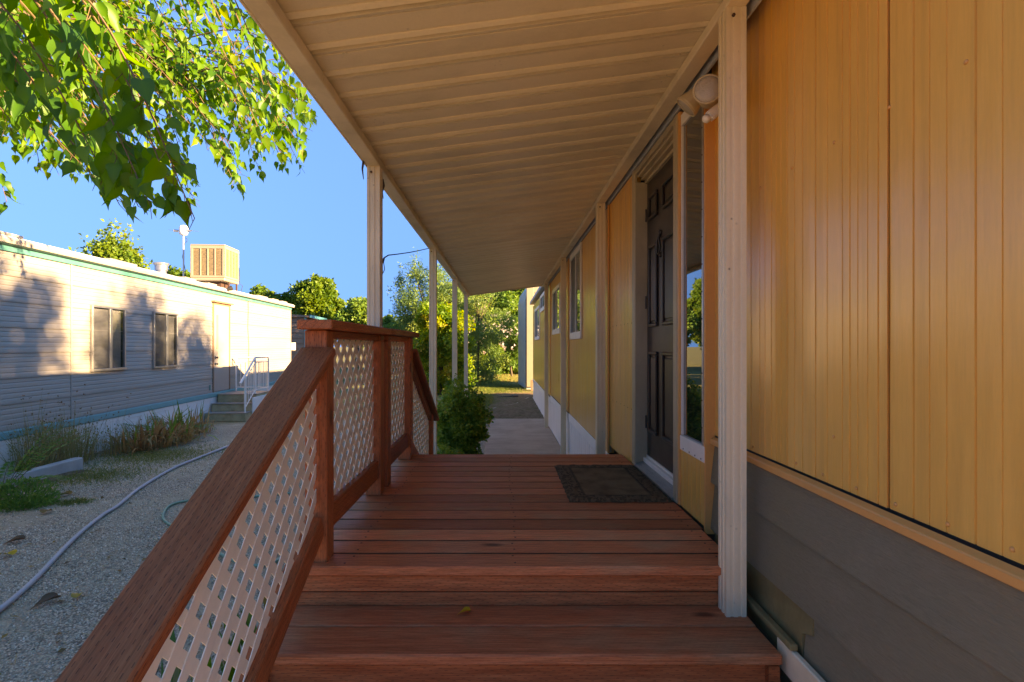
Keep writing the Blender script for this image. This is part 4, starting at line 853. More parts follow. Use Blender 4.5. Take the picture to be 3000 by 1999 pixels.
# ------------------------------------------------------------------ vegetation
def rnd_dir(n, rng=RNG): return norm(rng.normal(size=(n, 3)))
def tree(name, label, cat, loc, H, rx, ry, zc, rz, ncl, nl, size, mat, t0, tv=0.16, tpl=LEAF_Q, droop=0.0, cr=0.36, trunk_r=0.12, seed=0, group=None, limbs=12, spike=0.0, squash=0.8, boxy=False):
    rng = np.random.default_rng(seed + 100); rr = random.Random(seed)
    o = thing(name, label, cat, loc, 0, group)
    d = rnd_dir(ncl, rng); rad = rng.uniform(0.25, 1.0, ncl) ** 0.6
    C = d * rad[:, None] * np.array([rx, ry, rz]) * (1 - cr * 0.55) + np.array([0, 0, zc])
    if boxy: C[:, 2] = rng.uniform(0.02, 0.95, ncl) * (zc + rz); C[:, :2] *= 1.15
    C[:, 2] = np.maximum(C[:, 2], 0.15)
    R_ = cr * (rx + ry + rz) / 3 * rng.uniform(0.55, 1.2, ncl)
    N = ncl * nl; ci = np.repeat(np.arange(ncl), nl)
    od = rnd_dir(N, rng); r = R_[ci] * rng.uniform(0, 1, N) ** 0.45
    P = C[ci] + od * r[:, None] * np.array([1, 1, squash])
    if spike:        # upright shoots that break the outline
        sh = rng.random(N) < 0.25; P[sh] = C[ci][sh] + od[sh] * r[sh][:, None] * np.array([0.25, 0.25, 1.0]) + np.array([0, 0, 1.0]) * (rng.random(sh.sum()) * spike)[:, None]
    P[:, 2] = np.maximum(P[:, 2], 0.03)
    dirs = od * 0.8 + rng.normal(size=(N, 3)) * 0.8 + np.array([0, 0, -droop])
    S = size * rng.uniform(0.6, 1.3, N)
    Vv, Ff = scatter(tpl[0], tpl[1], P, frames(dirs, rng, od * 0.5 + np.array([0, 0, 0.5])), S)
    tint = np.clip(t0 + (rng.normal(size=ncl) * tv)[ci] + rng.normal(size=N) * 0.09, 0, 1)
    cw = link('crown', npmesh('crown', Vv, Ff, mat, np.repeat(tint, len(tpl[0]))), o, None, False)
    tr = MB(); top = zc - rz * 0.1
    bend = [(0, 0, -0.05), (rr.uniform(-.1, .1) * rx, rr.uniform(-.1, .1) * rx, top * 0.45), (rr.uniform(-.15, .15) * rx, rr.uniform(-.15, .15) * rx, top)]
    tr.tube(spline(bend, 5), [trunk_r * (1.25 - 0.75 * i / 10) for i in range(11)], 8)
    for k in range(min(limbs, ncl)):
        c = Vector(C[k]); s_ = Vector(bend[1]).lerp(Vector(bend[2]), rr.uniform(0, 1)); mid = s_.lerp(c, 0.5) + Vector((0, 0, 0.12 * rz))
        pts = spline([s_, mid, c], 4); tr.tube(pts, [trunk_r * 0.45 * (1 - 0.8 * i / (len(pts) - 1)) for i in range(len(pts))], 5)
    tr.build('trunk', M['bark'], o, smooth=True, world=False)
    return o
def at(px, Y): return ((px - VX) * Y / FPX, Y, 0)
def hz_(py, Y): return CAMZ + (VY - py) * Y / FPX
# far trees
tree('garden_tree', 'loose green tree rising behind the roof of the white home', 'tree', at(330, 25), 8, 1.75, 1.75, hz_(790, 25), 1.7, 30, 130, 0.19, M['lf_tree'], 0.62, spike=0.9, seed=1, trunk_r=0.14)
tree('garden_tree', 'small treetop peeking between the vent and the antenna', 'tree', at(512, 30), 6, 0.8, 0.8, hz_(810, 30), 0.7, 14, 90, 0.18, M['lf_tree'], 0.5, seed=2, trunk_r=0.1)
tree('shade_tree', 'round olive-green treetop nearest the white home corner', 'tree', at(775, 46), 8, 1.9, 1.9, hz_(915, 46), 2.6, 40, 230, 0.27, M['lf_tree'], 0.45, seed=3, trunk_r=0.2)
tree('shade_tree', 'small rounded treetop left of the tallest far tree', 'tree', at(832, 46), 8, 1.5, 1.5, hz_(915, 46), 2.2, 36, 200, 0.26, M['lf_tree'], 0.6, seed=4, trunk_r=0.2)
tree('shade_tree', 'tallest bushy yellow-green tree left of the nearest eave post', 'tree', at(935, 45), 12, 2.35, 2.3, hz_(915, 45), 3.3, 90, 280, 0.27, M['lf_tree'], 0.55, seed=5, trunk_r=0.28, cr=0.3)
tree('shade_tree', 'bushy green tree just left of the nearest eave post', 'tree', at(1045, 42), 9, 1.7, 1.7, hz_(950, 42), 2.5, 44, 200, 0.24, M['lf_hedge'], 0.75, seed=6, trunk_r=0.2)
tree('shade_tree', 'low leafy tree seen just right of the nearest eave post', 'tree', at(1135, 40), 8, 1.5, 1.5, hz_(985, 40), 2.3, 40, 190, 0.23, M['lf_tree'], 0.62, seed=7, trunk_r=0.18)
tree('shade_tree', 'leafy tree showing low above the far end of the rail', 'tree', at(880, 38), 6, 2.6, 1.6, hz_(1010, 38), 1.9, 44, 190, 0.23, M['lf_tree'], 0.6, seed=8, trunk_r=0.18)
tree('olive_tree', 'airy grey-green tree leaning over between the first two eave posts', 'tree', at(1262, 23), 6, 1.95, 1.8, hz_(905, 23), 2.15, 80, 300, 0.125, M['lf_olive'], 0.5, tv=0.2, tpl=LEAF_N, spike=0.7, seed=9, trunk_r=0.11, cr=0.26, limbs=30)
tree('olive_tree', 'tall loose tree filling the gap under the far awning eave', 'tree', at(1400, 25), 6, 1.9, 1.8, hz_(890, 25), 2.4, 80, 240, 0.13, M['lf_olive'], 0.62, tv=0.2, tpl=LEAF_N, boxy=True, seed=10, trunk_r=0.05, cr=0.26, limbs=24)
tree('yellow_shrub', 'tall bright yellow-green shrub between the second and third eave posts', 'shrub', at(1292, 18.8), 3, 1.25, 1.1, hz_(1020, 18.8), 1.50, 130, 260, 0.095, M['lf_bright'], 0.60, tv=0.16, seed=11, trunk_r=0.05, cr=0.28, limbs=20, boxy=True)
hd = [(1230, 38, 2.6, 930, 'low dense hedge tree left behind the yellow-green shrub'), (1405, 31, 2.1, 850, 'tall dense hedge tree behind the two farthest eave posts'), (1470, 33, 2.2, 830, 'tall dense hedge tree in the middle of the lawn backdrop'), (1535, 33, 2.0, 830, 'tall dense hedge tree partly hidden by the beige shed'), (1330, 34, 2.2, 880, 'dense hedge tree behind the yellow-green shrub'), (1440, 36, 2.4, 840, 'farthest dense hedge tree showing between the posts')]
for i, (px, Y, rx, py, lb) in enumerate(hd):
    zt_ = hz_(py, Y); tree('hedge_tree', lb, 'tree', at(px, Y), zt_, rx, 1.5, zt_ * 0.5, zt_ * 0.52, 140, 230, 0.20, M['lf_hedge'], 0.52, tv=0.17, seed=20 + i, trunk_r=0.12, cr=0.26, limbs=6, boxy=True, group='hedge trees beyond the lawn')
ol = tree('oleander', 'white-flowered oleander shrub in front of the dense hedge trees', 'shrub', at(1418, 27.5), 3.6, 1.05, 0.9, 1.9, 1.75, 46, 170, 0.17, M['lf_hedge'], 0.72, tpl=LEAF_N, seed=30, trunk_r=0.06, cr=0.28, droop=0.4)
ol2 = tree('oleander', 'smaller white-flowered oleander shrub close to the beige shed', 'shrub', at(1500, 29), 3.6, 1.05, 0.9, 2.1, 1.7, 46, 170, 0.17, M['lf_hedge'], 0.5, tpl=LEAF_N, seed=31, trunk_r=0.06, cr=0.28, droop=0.4)
for o, cx_, n_, zz in ((ol, 0, 330, 2.4), (ol2, 0, 110, 2.6)):
    rng = np.random.default_rng(5); cl = rng.normal(size=(n_ // 5, 3)) * np.array([0.55, 0.2, 0.55]) + np.array([0, -0.8, zz]); Pp = np.repeat(cl, 5, 0) + rng.normal(size=(n_ // 5 * 5, 3)) * 0.06
    Vv, Ff = scatter(LEAF_Q[0], LEAF_Q[1], Pp, frames(rng.normal(size=Pp.shape) + np.array([0, -1, .6]), rng), np.full(len(Pp), 0.15))
    link('flowers', npmesh('flowers', Vv, Ff, M['petal'], np.repeat(rng.random(len(Pp)), 4)), o, None, False)
# trees beyond the yellow home, their crowns dapple the white wall
for i, (x, y, z, rx, lb) in enumerate([(13.5, 0.2, 7.3, 1.35, 'tree behind the yellow home nearest the viewer'), (14.5, 2.6, 7.5, 1.4, 'middle tree standing behind the yellow home'), (13.8, 4.7, 6.9, 1.2, 'farthest tree standing behind the yellow home')]):
    tree('shade_tree', lb, 'tree', (x, y, 0), 9, rx, rx, z, 1.5, 30, 130, 0.13, M['lf_tree'], 0.55, seed=40 + i, trunk_r=0.12, cr=0.46, group='trees behind the yellow home')
# ------------------------------------------------------------------ nandina bushes by the path
tree('leafy_bush', 'dense dark green bush beside the concrete path', 'bush', at(1350, 7.35), 1.2, 0.40, 0.40, 0.60, 0.64, 80, 300, 0.044, M['lf_bush'], 0.50, tv=0.2, tpl=LEAF_Q, seed=50, trunk_r=0.012, cr=0.33, spike=0.12, limbs=30)
tree('leafy_bush', 'low reddish-green bush at the foot of the larger path bush', 'bush', at(1310, 6.7), 0.5, 0.26, 0.26, 0.20, 0.22, 50, 130, 0.045, M['lf_bush'], 0.68, tv=0.12, tpl=LEAF_N, seed=51, trunk_r=0.012, cr=0.34, limbs=12)
# ------------------------------------------------------------------ mulberry overhanging from the upper left
def leaf_tpl(lobe=0.0, fold=0.12, curl=0.18):
    out = [(0.0, 0.0), (0.12, -0.05), (0.26, -0.01), (0.345, 0.12), (0.36, 0.28), (0.33 + lobe, 0.42), (0.29 + lobe, 0.54), (0.215, 0.66), (0.15, 0.78), (0.06, 0.94), (0.0, 1.18)]
    v = []; f = []
    for i in range(len(out)):          # midrib points
        y = max(out[i][1], 0.0) if i else 0.0
        y = i / (len(out) - 1) * 1.18; v.append((0, y, -curl * y * y))
    n = len(out)
    for sgn in (1, -1):
        b = len(v)
        for (x, y) in out: v.append((sgn * x, y, fold * abs(x) * 1.6 - curl * y * y + 0.03 * math.sin(y * 9) * abs(x)))
        for i in range(n - 1):
            q = (i, i + 1, b + i + 1, b + i); q = q if sgn < 0 else q[::-1]
            f += [(q[0], q[1], q[2]), (q[0], q[2], q[3])]
    return np.array(v), np.array(f)
MT = [leaf_tpl(0, 0.15, 0.15), leaf_tpl(0.05, 0.30, 0.30), leaf_tpl(-0.05, 0.05, 0.45), leaf_tpl(0.02, 0.45, 0.10)]
OUTL = [(-400, 640), (0, 625), (55, 590), (62, 520), (80, 490), (130, 530), (180, 515), (225, 535), (255, 525), (290, 580), (350, 638), (405, 643), (440, 638), (535, 645), (575, 683), (582, 500), (590, 440), (605, 430), (660, 513), (692, 590), (728, 580), (768, 535), (800, 513), (850, 515), (888, 522), (900, 420), (925, 390), (932, 290), (940, 240), (2000, 200)]
ox = np.array([p[0] for p in OUTL]); oy = np.array([p[1] for p in OUTL])
mul = thing('mulberry_tree', 'leafy mulberry branches hanging over the yard at upper left', 'tree', (-4.7, 1.5, 0))
rngm = np.random.default_rng(3); rm = random.Random(4)
tk = MB().tube(spline([(-4.7, 1.5, -0.05), (-4.62, 1.5, 1.2), (-4.4, 1.6, 2.5)], 5), [0.24, 0.22, 0.2, 0.19, 0.185, 0.18, 0.175, 0.17, 0.165, 0.16, 0.16], 12)
LIMB = []
for (a, b, c) in [((-4.4, 1.6, 2.4), (-2.9, 2.1, 3.9), (-1.15, 2.75, 4.1)), ((-4.4, 1.6, 2.4), (-3.2, 3.0, 4.3), (-1.75, 4.9, 4.75)), ((-4.4, 1.6, 2.4), (-3.8, 3.4, 4.2), (-3.0, 5.9, 4.6)), ((-4.4, 1.6, 2.4), (-4.2, 3.2, 3.9), (-4.5, 5.4, 4.2)), ((-4.4, 1.6, 2.4), (-3.0, 1.7, 3.3), (-1.5, 1.85, 3.25)), ((-4.4, 1.6, 2.4), (-3.2, 3.4, 3.8), (-2.4, 4.2, 3.7))]:
    pts = spline([a, b, c], 8); LIMB += pts[4:]
    tk.tube(pts, [0.11 * (1 - 0.85 * i / (len(pts) - 1)) for i in range(len(pts))], 8)
tk.build('trunk', M['bark'], mul, smooth=True)
tips = [(20, 590, 4.0), (120, 500, 4.4), (230, 505, 4.6), (300, 560, 2.25), (350, 600, 2.15), (405, 605, 2.1), (440, 600, 2.05), (520, 610, 2.0), (570, 640, 1.95), (540, 470, 4.2), (660, 490, 4.6), (700, 560, 4.9), (760, 500, 4.8), (830, 485, 4.9), (885, 495, 5.0), (915, 360, 5.2), (880, 300, 5.0), (480, 480, 2.4), (380, 500, 2.4), (250, 430, 2.5), (120, 340, 2.4), (60, 250, 2.3), (200, 140, 2.35)]
while len(tips) < 190:
    x = rm.uniform(-90, 930); ym = float(np.interp(x, ox, oy)); top = -110
    y = top + (ym - 25 - top) * rm.random() ** 0.8
    if x > 640 and y < (x - 640) * 0.62 - 30: continue
    tips.append((x, y, rm.uniform(2.8, 4.2) if rm.random() < 0.4 else rm.uniform(3.8, 6.0)))
tw = MB(); LP = []; LD = []; LS = []; LT = []
for (px, py, Y) in tips:
    t_ = PX(px, py, Y); st = min(LIMB, key=lambda q: (q - t_ - Vector((-0.85, -0.15, 0.38))).length)
    mid = st.lerp(t_, 0.55) + Vector((0.05, 0, 0.22))
    pts = spline([st, mid, t_], 8); n_ = len(pts)
    tw.tube(pts, [0.0065 * (1 - 0.75 * i / (n_ - 1)) for i in range(n_)], 5, False)
    L = sum((pts[i + 1] - pts[i]).length for i in range(n_ - 1)); keep = min(L, 1.15)
    nl = int(keep / 0.034) + 4; tt0 = rm.gauss(0.40 if Y < 2.6 else 0.52, 0.13)
    for j in range(nl):
        f = 1 - (keep / L) * (j / nl) ** 1.0; k = f * (n_ - 1); i = min(int(k), n_ - 2)
        p = pts[i].lerp(pts[i + 1], k - i); ax = (pts[i + 1] - pts[i]).normalized()
        side = Vector((rm.gauss(0, 1), rm.gauss(0, 1), rm.gauss(0, .5))); side -= ax * side.dot(ax); side.normalize()
        pet = rm.uniform(0.03, 0.07); d = (ax * 0.45 + side * 0.8 + Vector((0, 0, -0.75 - rm.random() * 0.6))).normalized()
        b = p + (side * 0.6 + ax * 0.5).normalized() * pet
        tw.tube([p, b], [0.0016, 0.0012], 3, False)
        LP.append(b); LD.append(d); LS.append(rm.uniform(0.038, 0.080) * (1.4 if Y < 2.6 else 1.0)); LT.append(min(1, max(0, tt0 + rm.gauss(0, 0.12))))
tw.build('twigs', M['twig'], mul)
LP = np.array([tuple(p) for p in LP]); LD = np.array([tuple(p) for p in LD]); LS = np.array(LS); LT = np.array(LT)
E = LP + LD * LS[:, None]
def proj(P): return VX + FPX * P[:, 0] / P[:, 1], VY - FPX * (P[:, 2] - CAMZ) / P[:, 1]
ex, ey = proj(E); bx_, by_ = proj(LP)
ok = (ey < np.interp(ex, ox, oy) + 12) & (LP[:, 1] > 1.55) & (E[:, 0] < -0.93)
ok &= ~((ex > 640) & (ey < (ex - 700) * 0.9 - 60) & (LP[:, 0] > -1.0))
LP, LD, LS, LT = LP[ok], LD[ok], LS[ok], LT[ok]; bx_, by_ = bx_[ok], by_[ok]
FR = frames(LD, rngm, np.array([0.2, -0.5, 0.5]))
vis = (bx_ > -60) & (bx_ < 960) & (by_ > -60); scr = np.where(vis, LS / LP[:, 1], 0)
order = np.argsort(-scr); big = order[:290]; rest = order[290:]
lm = {}; VEIN = np.where(np.abs(MT[0][0][:, 0]) < 1e-6, 0.14, -0.04)
for q in big:
    a = int(q) % 4; tb_ = round(float(LT[q]) * 5) / 5
    if (a, tb_) not in lm: lm[(a, tb_)] = npmesh('leaf', MT[a][0], MT[a][1], M['lf_mulberry'], tb_ + VEIN, smooth=True)
    Mx = Matrix([list(FR[q][r] * LS[q]) + [LP[q][r]] for r in range(3)] + [[0, 0, 0, 1]])
    link('leaf', lm[(a, tb_)], mul, Mx)
VV = []; FF = []; TT = []; base = 0
for a in range(4):
    s_ = rest[(rest % 4) == a]; Vv, Ff = scatter(MT[a][0], MT[a][1], LP[s_], FR[s_], LS[s_])
    VV.append(Vv); FF.append(Ff + base); TT.append((LT[s_][:, None] + VEIN[None]).ravel()); base += len(Vv)
tag(link('foliage', npmesh('foliage', np.concatenate(VV), np.concatenate(FF), M['lf_mulberry'], np.concatenate(TT), smooth=True), mul), kind='stuff')
# ------------------------------------------------------------------ blades and stalks
def blades(n, spread, hgt, wid, lean, mat, t0, tv, rng, seg=5, curl=0.5, off=(0, 0)):
    """strap leaves or stems rooted round the origin -> mesh"""
    V = []; F = []; T = []
    for i in range(n):
        a = rng.uniform(0, 2 * math.pi); r = spread * math.sqrt(rng.random()); p = np.array([r * math.cos(a) + off[0], r * math.sin(a) + off[1], -0.01])
        a2 = a + rng.normal() * 0.8; ld = np.array([math.cos(a2), math.sin(a2), 0]); h = hgt * rng.uniform(0.5, 1.1); ln = abs(rng.normal()) * lean; w = wid * rng.uniform(0.6, 1.3)
        sd_ = np.array([-ld[1], ld[0], 0]) ; tw_ = rng.normal() * 0.7; sd_ = sd_ * math.cos(tw_) + ld * math.sin(tw_); b = len(V); t = min(1, max(0, t0 + rng.normal() * tv)); cc = curl * abs(rng.normal())
        for k in range(seg + 1):
            s = k / seg; ang_ = ln + cc * s * s * 2.2
            if k: p = p + (np.array([0, 0, math.cos(ang_)]) + ld * math.sin(ang_)) * h / seg
            ww = w * (1 - s ** 2.5) + 0.0004; q = p.copy(); q[2] = max(q[2], 0.004)
            V += [q + sd_ * ww / 2, q - sd_ * ww / 2]; T += [t, t]
            if k: F.append((b + 2 * k - 2, b + 2 * k - 1, b + 2 * k + 1, b + 2 * k))
    return npmesh('blades', V, F, mat, T)
def plant(name, label, cat, loc, parts, group=None):
    o = thing(name, label, cat, tuple(loc), 0, group)
    for pn, me in parts: tag(link(pn, me, o, None, False), kind='stuff')
    return o
def leaflets(n, box_, size, mat, t0, tv, rng, tpl=LEAF_N, ell=True):
    d = rnd_dir(n, rng); P = d * (rng.random(n) ** 0.4)[:, None] * np.array(box_[:3]) + np.array(box_[3:]) if ell else rng.uniform(-1, 1, (n, 3)) * np.array(box_[:3]) + np.array(box_[3:])
    P[:, 2] = np.maximum(P[:, 2], 0.01); S = size * rng.uniform(0.6, 1.4, n)
    V, F = scatter(tpl[0], tpl[1], P, frames(d + rng.normal(size=(n, 3)) * 0.6 + np.array([0, 0, 0.7]), rng), S)
    return npmesh('leaves', V, F, mat, np.repeat(np.clip(t0 + rng.normal(size=n) * tv, 0, 1), len(tpl[0])))
g = lambda s: np.random.default_rng(s)
def wallpt(px, d=0.35):    # a spot in the bed, d metres out from the neighbour's wall, on the column px
    k = (px - VX) / FPX; Y = (-6.68 + d + 0.0748 * 11.75) / (k + 0.0748); return Vector((k * Y, Y, 0.02))
for i, (px, d, h, lb) in enumerate([(95, 0.24, 0.92, 'dry wildflower clump at the left of the kerb bed'), (160, 0.24, 0.95, 'tallest dry wildflower clump in the kerb bed'), (225, 0.22, 0.74, 'dry wildflower clump at the right end of the kerb bed'), (300, 0.25, 0.78, 'sparse dry wildflower stalks between the kerb and irises'), (345, 0.35, 0.5, 'short dry weeds at the left edge of the irises')]):
    p = wallpt(px, d); q = 170 if i < 3 else 45
    st = blades(q, 0.20, h * 0.8, 0.007, 0.22, M['lf_dry'], 0.58, 0.22, g(60 + i), curl=0.2)
    lf = leaflets(420 if i < 3 else 110, (0.24, 0.26, h * 0.30, 0, 0, h * 0.42), 0.038, M['lf_dry'], 0.42, 0.2, g(70 + i))
    rg = g(80 + i); nn = 26 if i < 3 else 8; stalk = blades(nn, 0.24, h * 1.12, 0.006, 0.16, M['lf_dry'], 0.5, 0.2, g(90 + i), curl=0.08)
    cos_ = np.empty(len(stalk.vertices) * 3, np.float32); stalk.vertices.foreach_get('co', cos_); tipp = cos_.reshape(-1, 12, 3)[:, -1]
    fv, ff = scatter(LEAF_Q[0], LEAF_Q[1], np.repeat(tipp, 4, 0), frames(rg.normal(size=(len(tipp) * 4, 3)), rg), np.full(len(tipp) * 4, 0.022))
    hd_ = npmesh('seed_heads', fv, ff, M['lf_dry'], np.full(len(fv), 0.98))
    plant('dry_wildflowers', lb, 'plant', p, [('stems', st), ('leaves', lf), ('flower_stalks', stalk), ('seed_heads', hd_)], 'dry wildflowers by the white home')
for i, (px, d, h, tt, lb) in enumerate([(395, 0.5, 0.55, 0.75, 'withered brown iris clump farthest from the concrete steps'), (455, 0.65, 0.60, 0.72, 'withered brown iris clump in the middle of the bed'), (505, 0.75, 0.62, 0.62, 'iris clump with green blades nearest the viewer'), (555, 0.6, 0.58, 0.58, 'greenest iris clump beside the concrete steps')]):
    p = wallpt(px, d); a = blades(120, 0.30, h, 0.030, 0.5, M['lf_iris'], tt, 0.16, g(110 + i), 6, 0.95); b = blades(4 if i < 2 else 13, 0.24, h * 1.15, 0.034, 0.22, M['lf_iris'], 0.12, 0.14, g(120 + i), 5, 0.1)
    c = blades(60, 0.42, 0.30, 0.022, 1.1, M['lf_iris'], 0.72, 0.12, g(130 + i), 5, 0.6)
    plant('iris_clump', lb, 'plant', p, [('withered_blades', a), ('green_blades', b), ('litter', c)], 'irises along the white home')
def fern(name, label, loc, n, L, seed, mat, ang0=0.5):
    rg = g(seed); o = thing(name, label, 'plant', tuple(loc)); P = []; D = []; S = []; fr_ = MB()
    for i in range(n):
        a = rg.uniform(0, 6.28); el = rg.uniform(0.5, 1.25); ln = L * rg.uniform(0.6, 1.1); p = Vector((0, 0, 0)); d = Vector((math.cos(a) * math.cos(el), math.sin(a) * math.cos(el), math.sin(el))); pts = [p.copy()]
        for k in range(14):
            d = (d + Vector((0, 0, -0.055))).normalized(); p = p + d * ln / 14; pts.append(p.copy())
            if k > 3:
                s = Vector((-d.y, d.x, 0)).normalized()
                for sg in (1, -1):
                    for e in range(3): P.append(tuple(p + d * (e * ln / 42))); D.append(tuple(s * sg + d * 0.35 + Vector((0, 0, rg.normal() * 0.15)))); S.append(0.10 * L * (1.2 - k / 16))
        fr_.tube(pts, [0.005 * (1 - i_ / 16) for i_ in range(len(pts))], 4, False)
    fr_.build('stems', M['twig'], o, world=False)
    V, F = scatter(LEAF_N[0], LEAF_N[1], np.array(P), frames(np.array(D), rg, np.array([0, 0, 1.5])), np.array(S)); tag(link('leaflets', npmesh('leaflets', V, F, mat, np.repeat(np.clip(rg.normal(size=len(P)) * 0.15 + 0.3, 0, 1), 4)), o, None, False), kind='stuff')
fern('feathery_plant', 'dark green feathery plant at the left picture edge', wallpt(2, 0.75), 15, 1.0, 140, M['lf_weed'])
fern('feathery_plant', 'green feathery plant standing above the irises', wallpt(482, 0.40), 11, 1.0, 141, M['lf_weed'])
wp = GR(62, 1482); plant('green_weed', 'low bright green weed mound on the gravel near the kerb', 'plant', wp, [('leaves', leaflets(2600, (0.36, 0.26, 0.22, 0, 0, 0.06), 0.042, M['lf_weed'], 0.45, 0.2, g(150))), ('stems', blades(220, 0.3, 0.2, 0.005, 0.7, M['lf_weed'], 0.6, 0.2, g(151)))])
for i, (px, py, lb) in enumerate([(-1.16, 2.05, 'strappy green lily clump behind the stair lattice, nearest the newel'), (-1.08, 1.55, 'strappy green lily clump behind the lower stair lattice'), (-1.12, 2.6, 'strappy green lily clump behind the deck lattice')]):
    plant('lily_clump', lb, 'plant', (px, py, 0), [('blades', blades(75 if i < 2 else 40, 0.20, 0.62, 0.045, 0.45, M['lf_lily'], 0.55, 0.25, g(160 + i), 7, 0.55)), ('dry_blades', blades(14, 0.22, 0.45, 0.03, 0.8, M['lf_iris'], 0.7, 0.1, g(170 + i), 6, 0.8))], 'lilies behind the lattice railing')
def patch(name, label, pts, n, h, mat, t0, seed, w=0.006):
    """grass over a ground polygon given in photo pixels"""
    rg = g(seed); Q = np.array([tuple(GR(*p))[:2] for p in pts]); lo, hi = Q.min(0), Q.max(0); P = []
    c = Q.mean(0); rr_ = (hi - lo) / 2
    while len(P) < n:
        a = rg.normal(size=2) * 0.42; q = c + a * rr_ * 1.15; P.append((q[0], q[1], 0))
    P = np.array(P); d = rg.normal(size=(n, 3)) * 0.55 + np.array([0, 0, 1.0]); tpl = (np.array([[-0.5 * w / h, 0, 0], [0.5 * w / h, 0, 0], [0.1, 1, 0.1]]), np.array([[0, 1, 2]]))
    V, F = scatter(tpl[0], tpl[1], P, frames(d, rg), h * rg.uniform(0.5, 1.4, n)); o = link(name, npmesh(name, V, F, mat, np.repeat(np.clip(t0 + rg.normal(size=n) * 0.2, 0, 1), 3)))
    return tag(o, label, 'grass', None, 'stuff')
patch('grass', 'short green grass patch by the grey hose', [(330, 1310), (570, 1310), (540, 1365), (350, 1372)], 6500, 0.04, M['lf_grass'], 0.5, 180)
patch('grass', 'short green grass patch in front of the kerb end', [(200, 1370), (335, 1372), (330, 1425), (215, 1428)], 3600, 0.04, M['lf_grass'], 0.5, 181)
patch('grass', 'tiny grass tuft on the gravel', [(190, 1462), (242, 1462), (242, 1482), (190, 1484)], 1000, 0.03, M['lf_grass'], 0.4, 182)
patch('grass', 'lawn grass past the path', [(1370, 1150), (1500, 1150), (1480, 1205), (1330, 1205)], 9000, 0.06, M['lf_grass'], 0.35, 183)
patch('grass', 'sunlit lawn in front of the hedge trees', [(1330, 1098), (1530, 1098), (1520, 1125), (1330, 1128)], 14000, 0.10, M['lf_grass'], 0.75, 184, 0.012)
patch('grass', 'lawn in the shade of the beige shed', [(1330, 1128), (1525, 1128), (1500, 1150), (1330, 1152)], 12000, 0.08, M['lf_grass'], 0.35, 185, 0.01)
# ------------------------------------------------------------------ loose gravel, straw, fallen leaves
rg = g(200); n = 52000
Yg = np.exp(rg.uniform(np.log(1.6), np.log(9.5), n)); Xg = rg.uniform(-1.02, -0.12, n) * Yg; okm = (Xg < -0.86) & (Xg > -6.0) & ((np.sin(Xg * 2.1 + 0.6) + np.sin(Yg * 1.7 - Xg * 1.1) + np.sin(Xg * 4.3 + Yg * 2.9) * 0.7 < 0.75) | (rg.random(n) < 0.35))
Xg, Yg = Xg[okm], Yg[okm]; n = len(Xg)
S = rg.uniform(0.0045, 0.012, n) * (0.85 + 0.05 * Yg); oc = np.array([[1, 0, 0], [-1, 0, 0], [0, 1, 0], [0, -1, 0], [0, 0, 0.7], [0, 0, -0.7]]) * 0.8
of = np.array([[0, 2, 4], [2, 1, 4], [1, 3, 4], [3, 0, 4], [2, 0, 5], [1, 2, 5], [3, 1, 5], [0, 3, 5]])
P = np.stack([Xg, Yg, S * 0.15], 1); V, F = scatter(oc, of, P, frames(rg.normal(size=(n, 3)), rg), S)
V = V + rg.normal(size=V.shape) * 0.0012
tag(link('gravel', npmesh('gravel', V, F, M['stone'], np.repeat(rg.random(n), 6))), 'loose grey gravel strewn over the yard', 'gravel', None, 'stuff')
n = 900; Yg = np.exp(rg.uniform(np.log(1.8), np.log(7), n)); Xg = rg.uniform(-0.97, -0.2, n) * Yg; okm = Xg < -0.9; Xg, Yg = Xg[okm], Yg[okm]; n = len(Xg)
tp_ = (np.array([[-0.02, 0, 0], [0.02, 0, 0], [0.03, 1, 0.1], [-0.01, 1, 0.1]]), np.array([[0, 1, 2, 3]]))
d = rg.normal(size=(n, 3)) * np.array([1, 1, 0.08]); V, F = scatter(tp_[0], tp_[1], np.stack([Xg, Yg, np.full(n, 0.012)], 1), frames(d, rg, np.array([0, 0, 2.0])), rg.uniform(0.03, 0.10, n))
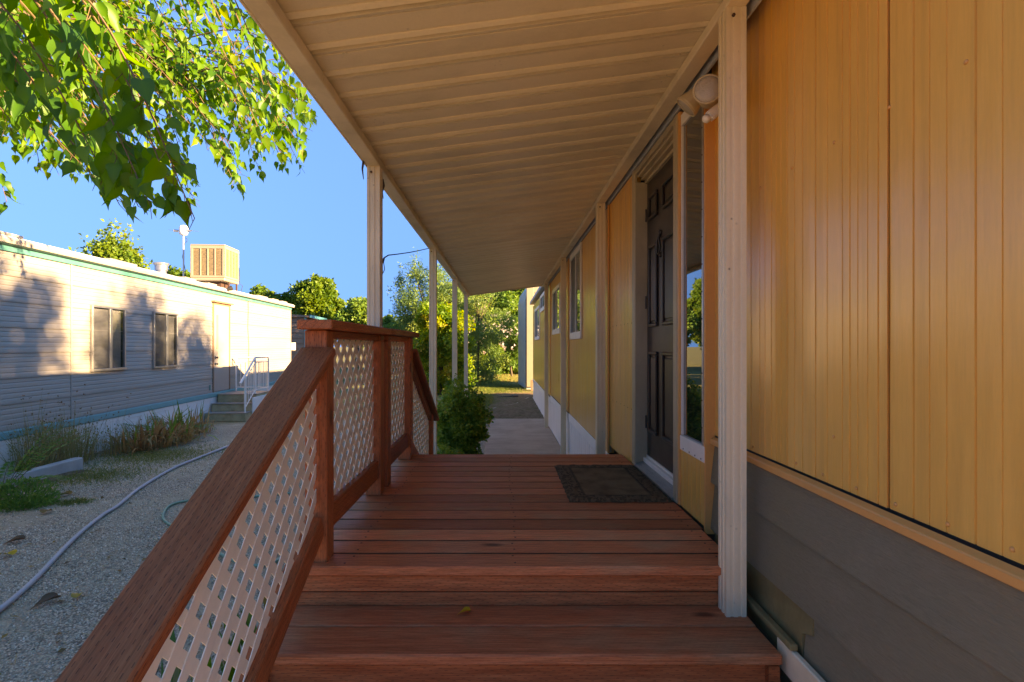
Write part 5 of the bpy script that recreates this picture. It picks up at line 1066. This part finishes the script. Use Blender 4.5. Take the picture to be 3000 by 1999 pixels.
tag(link('straw', npmesh('straw', V, F, M['lf_dry'], np.repeat(rg.uniform(0.5, 0.9, n), 4))), 'dry straw bits strewn over the gravel', 'straw', None, 'stuff')
n = 420; Yg = np.exp(rg.uniform(np.log(2.2), np.log(9), n)); Xg = rg.uniform(-0.97, -0.2, n) * Yg; okm = (Xg < -0.95) & (Xg > -5.9); Xg, Yg = Xg[okm], Yg[okm]; n = len(Xg)
d = rg.normal(size=(n, 3)) * np.array([1, 1, 0.25]); V, F = scatter(LEAF_Q[0], LEAF_Q[1], np.stack([Xg, Yg, np.full(n, 0.014)], 1), frames(d, rg, np.array([0, 0, 2.0])), rg.uniform(0.018, 0.05, n))
tag(link('leaf_litter', npmesh('leaf_litter', V, F, M['lf_fallen'], np.repeat(rg.uniform(0.55, 1.0, n), 4))), 'small brown leaf scraps littering the gravel', 'leaf litter', None, 'stuff')
def fallen(px, py, z, size, tint, label, rot):
    p = GR(px, py, z); T = MT[1]; me = npmesh('fallen_leaf', T[0] * np.array([1, 1, 1.3]), T[1], M['lf_fallen'], np.full(len(T[0]), tint), smooth=True)
    o = link('fallen_leaf', me, None, Matrix.Translation(p + Vector((0, 0, 0.012))) @ Matrix.Rotation(rot, 4, 'Z') @ Matrix.Rotation(0.25, 4, 'X') @ Matrix.Scale(size, 4)); tag(o, label, 'leaf', 'fallen leaves')
fallen(37, 1630, 0.008, 0.10, 0.0, 'bright yellow fallen leaf on the gravel at left', 1.2)
fallen(222, 1757, 0.008, 0.085, 0.25, 'curled yellow-brown fallen leaf on the near gravel', 0.4)
fallen(70, 1585, 0.008, 0.12, 1.0, 'dark brown fallen leaf above the bright yellow one', 2.2)
fallen(128, 1507, 0.008, 0.12, 0.8, 'rusty fallen leaf just in front of the green weed mound', 0.2)
fallen(205, 1452, 0.008, 0.12, 0.75, 'rusty fallen leaf behind the tiny grass tuft', 1.7)
fallen(170, 1757, 0.008, 0.13, 1.0, 'dark brown fallen leaf beside the curled yellow-brown one', 2.6)
fallen(1377, 1800, 0.666, 0.042, 0.1, 'small yellow fallen leaf lying on the porch step', 1.8)
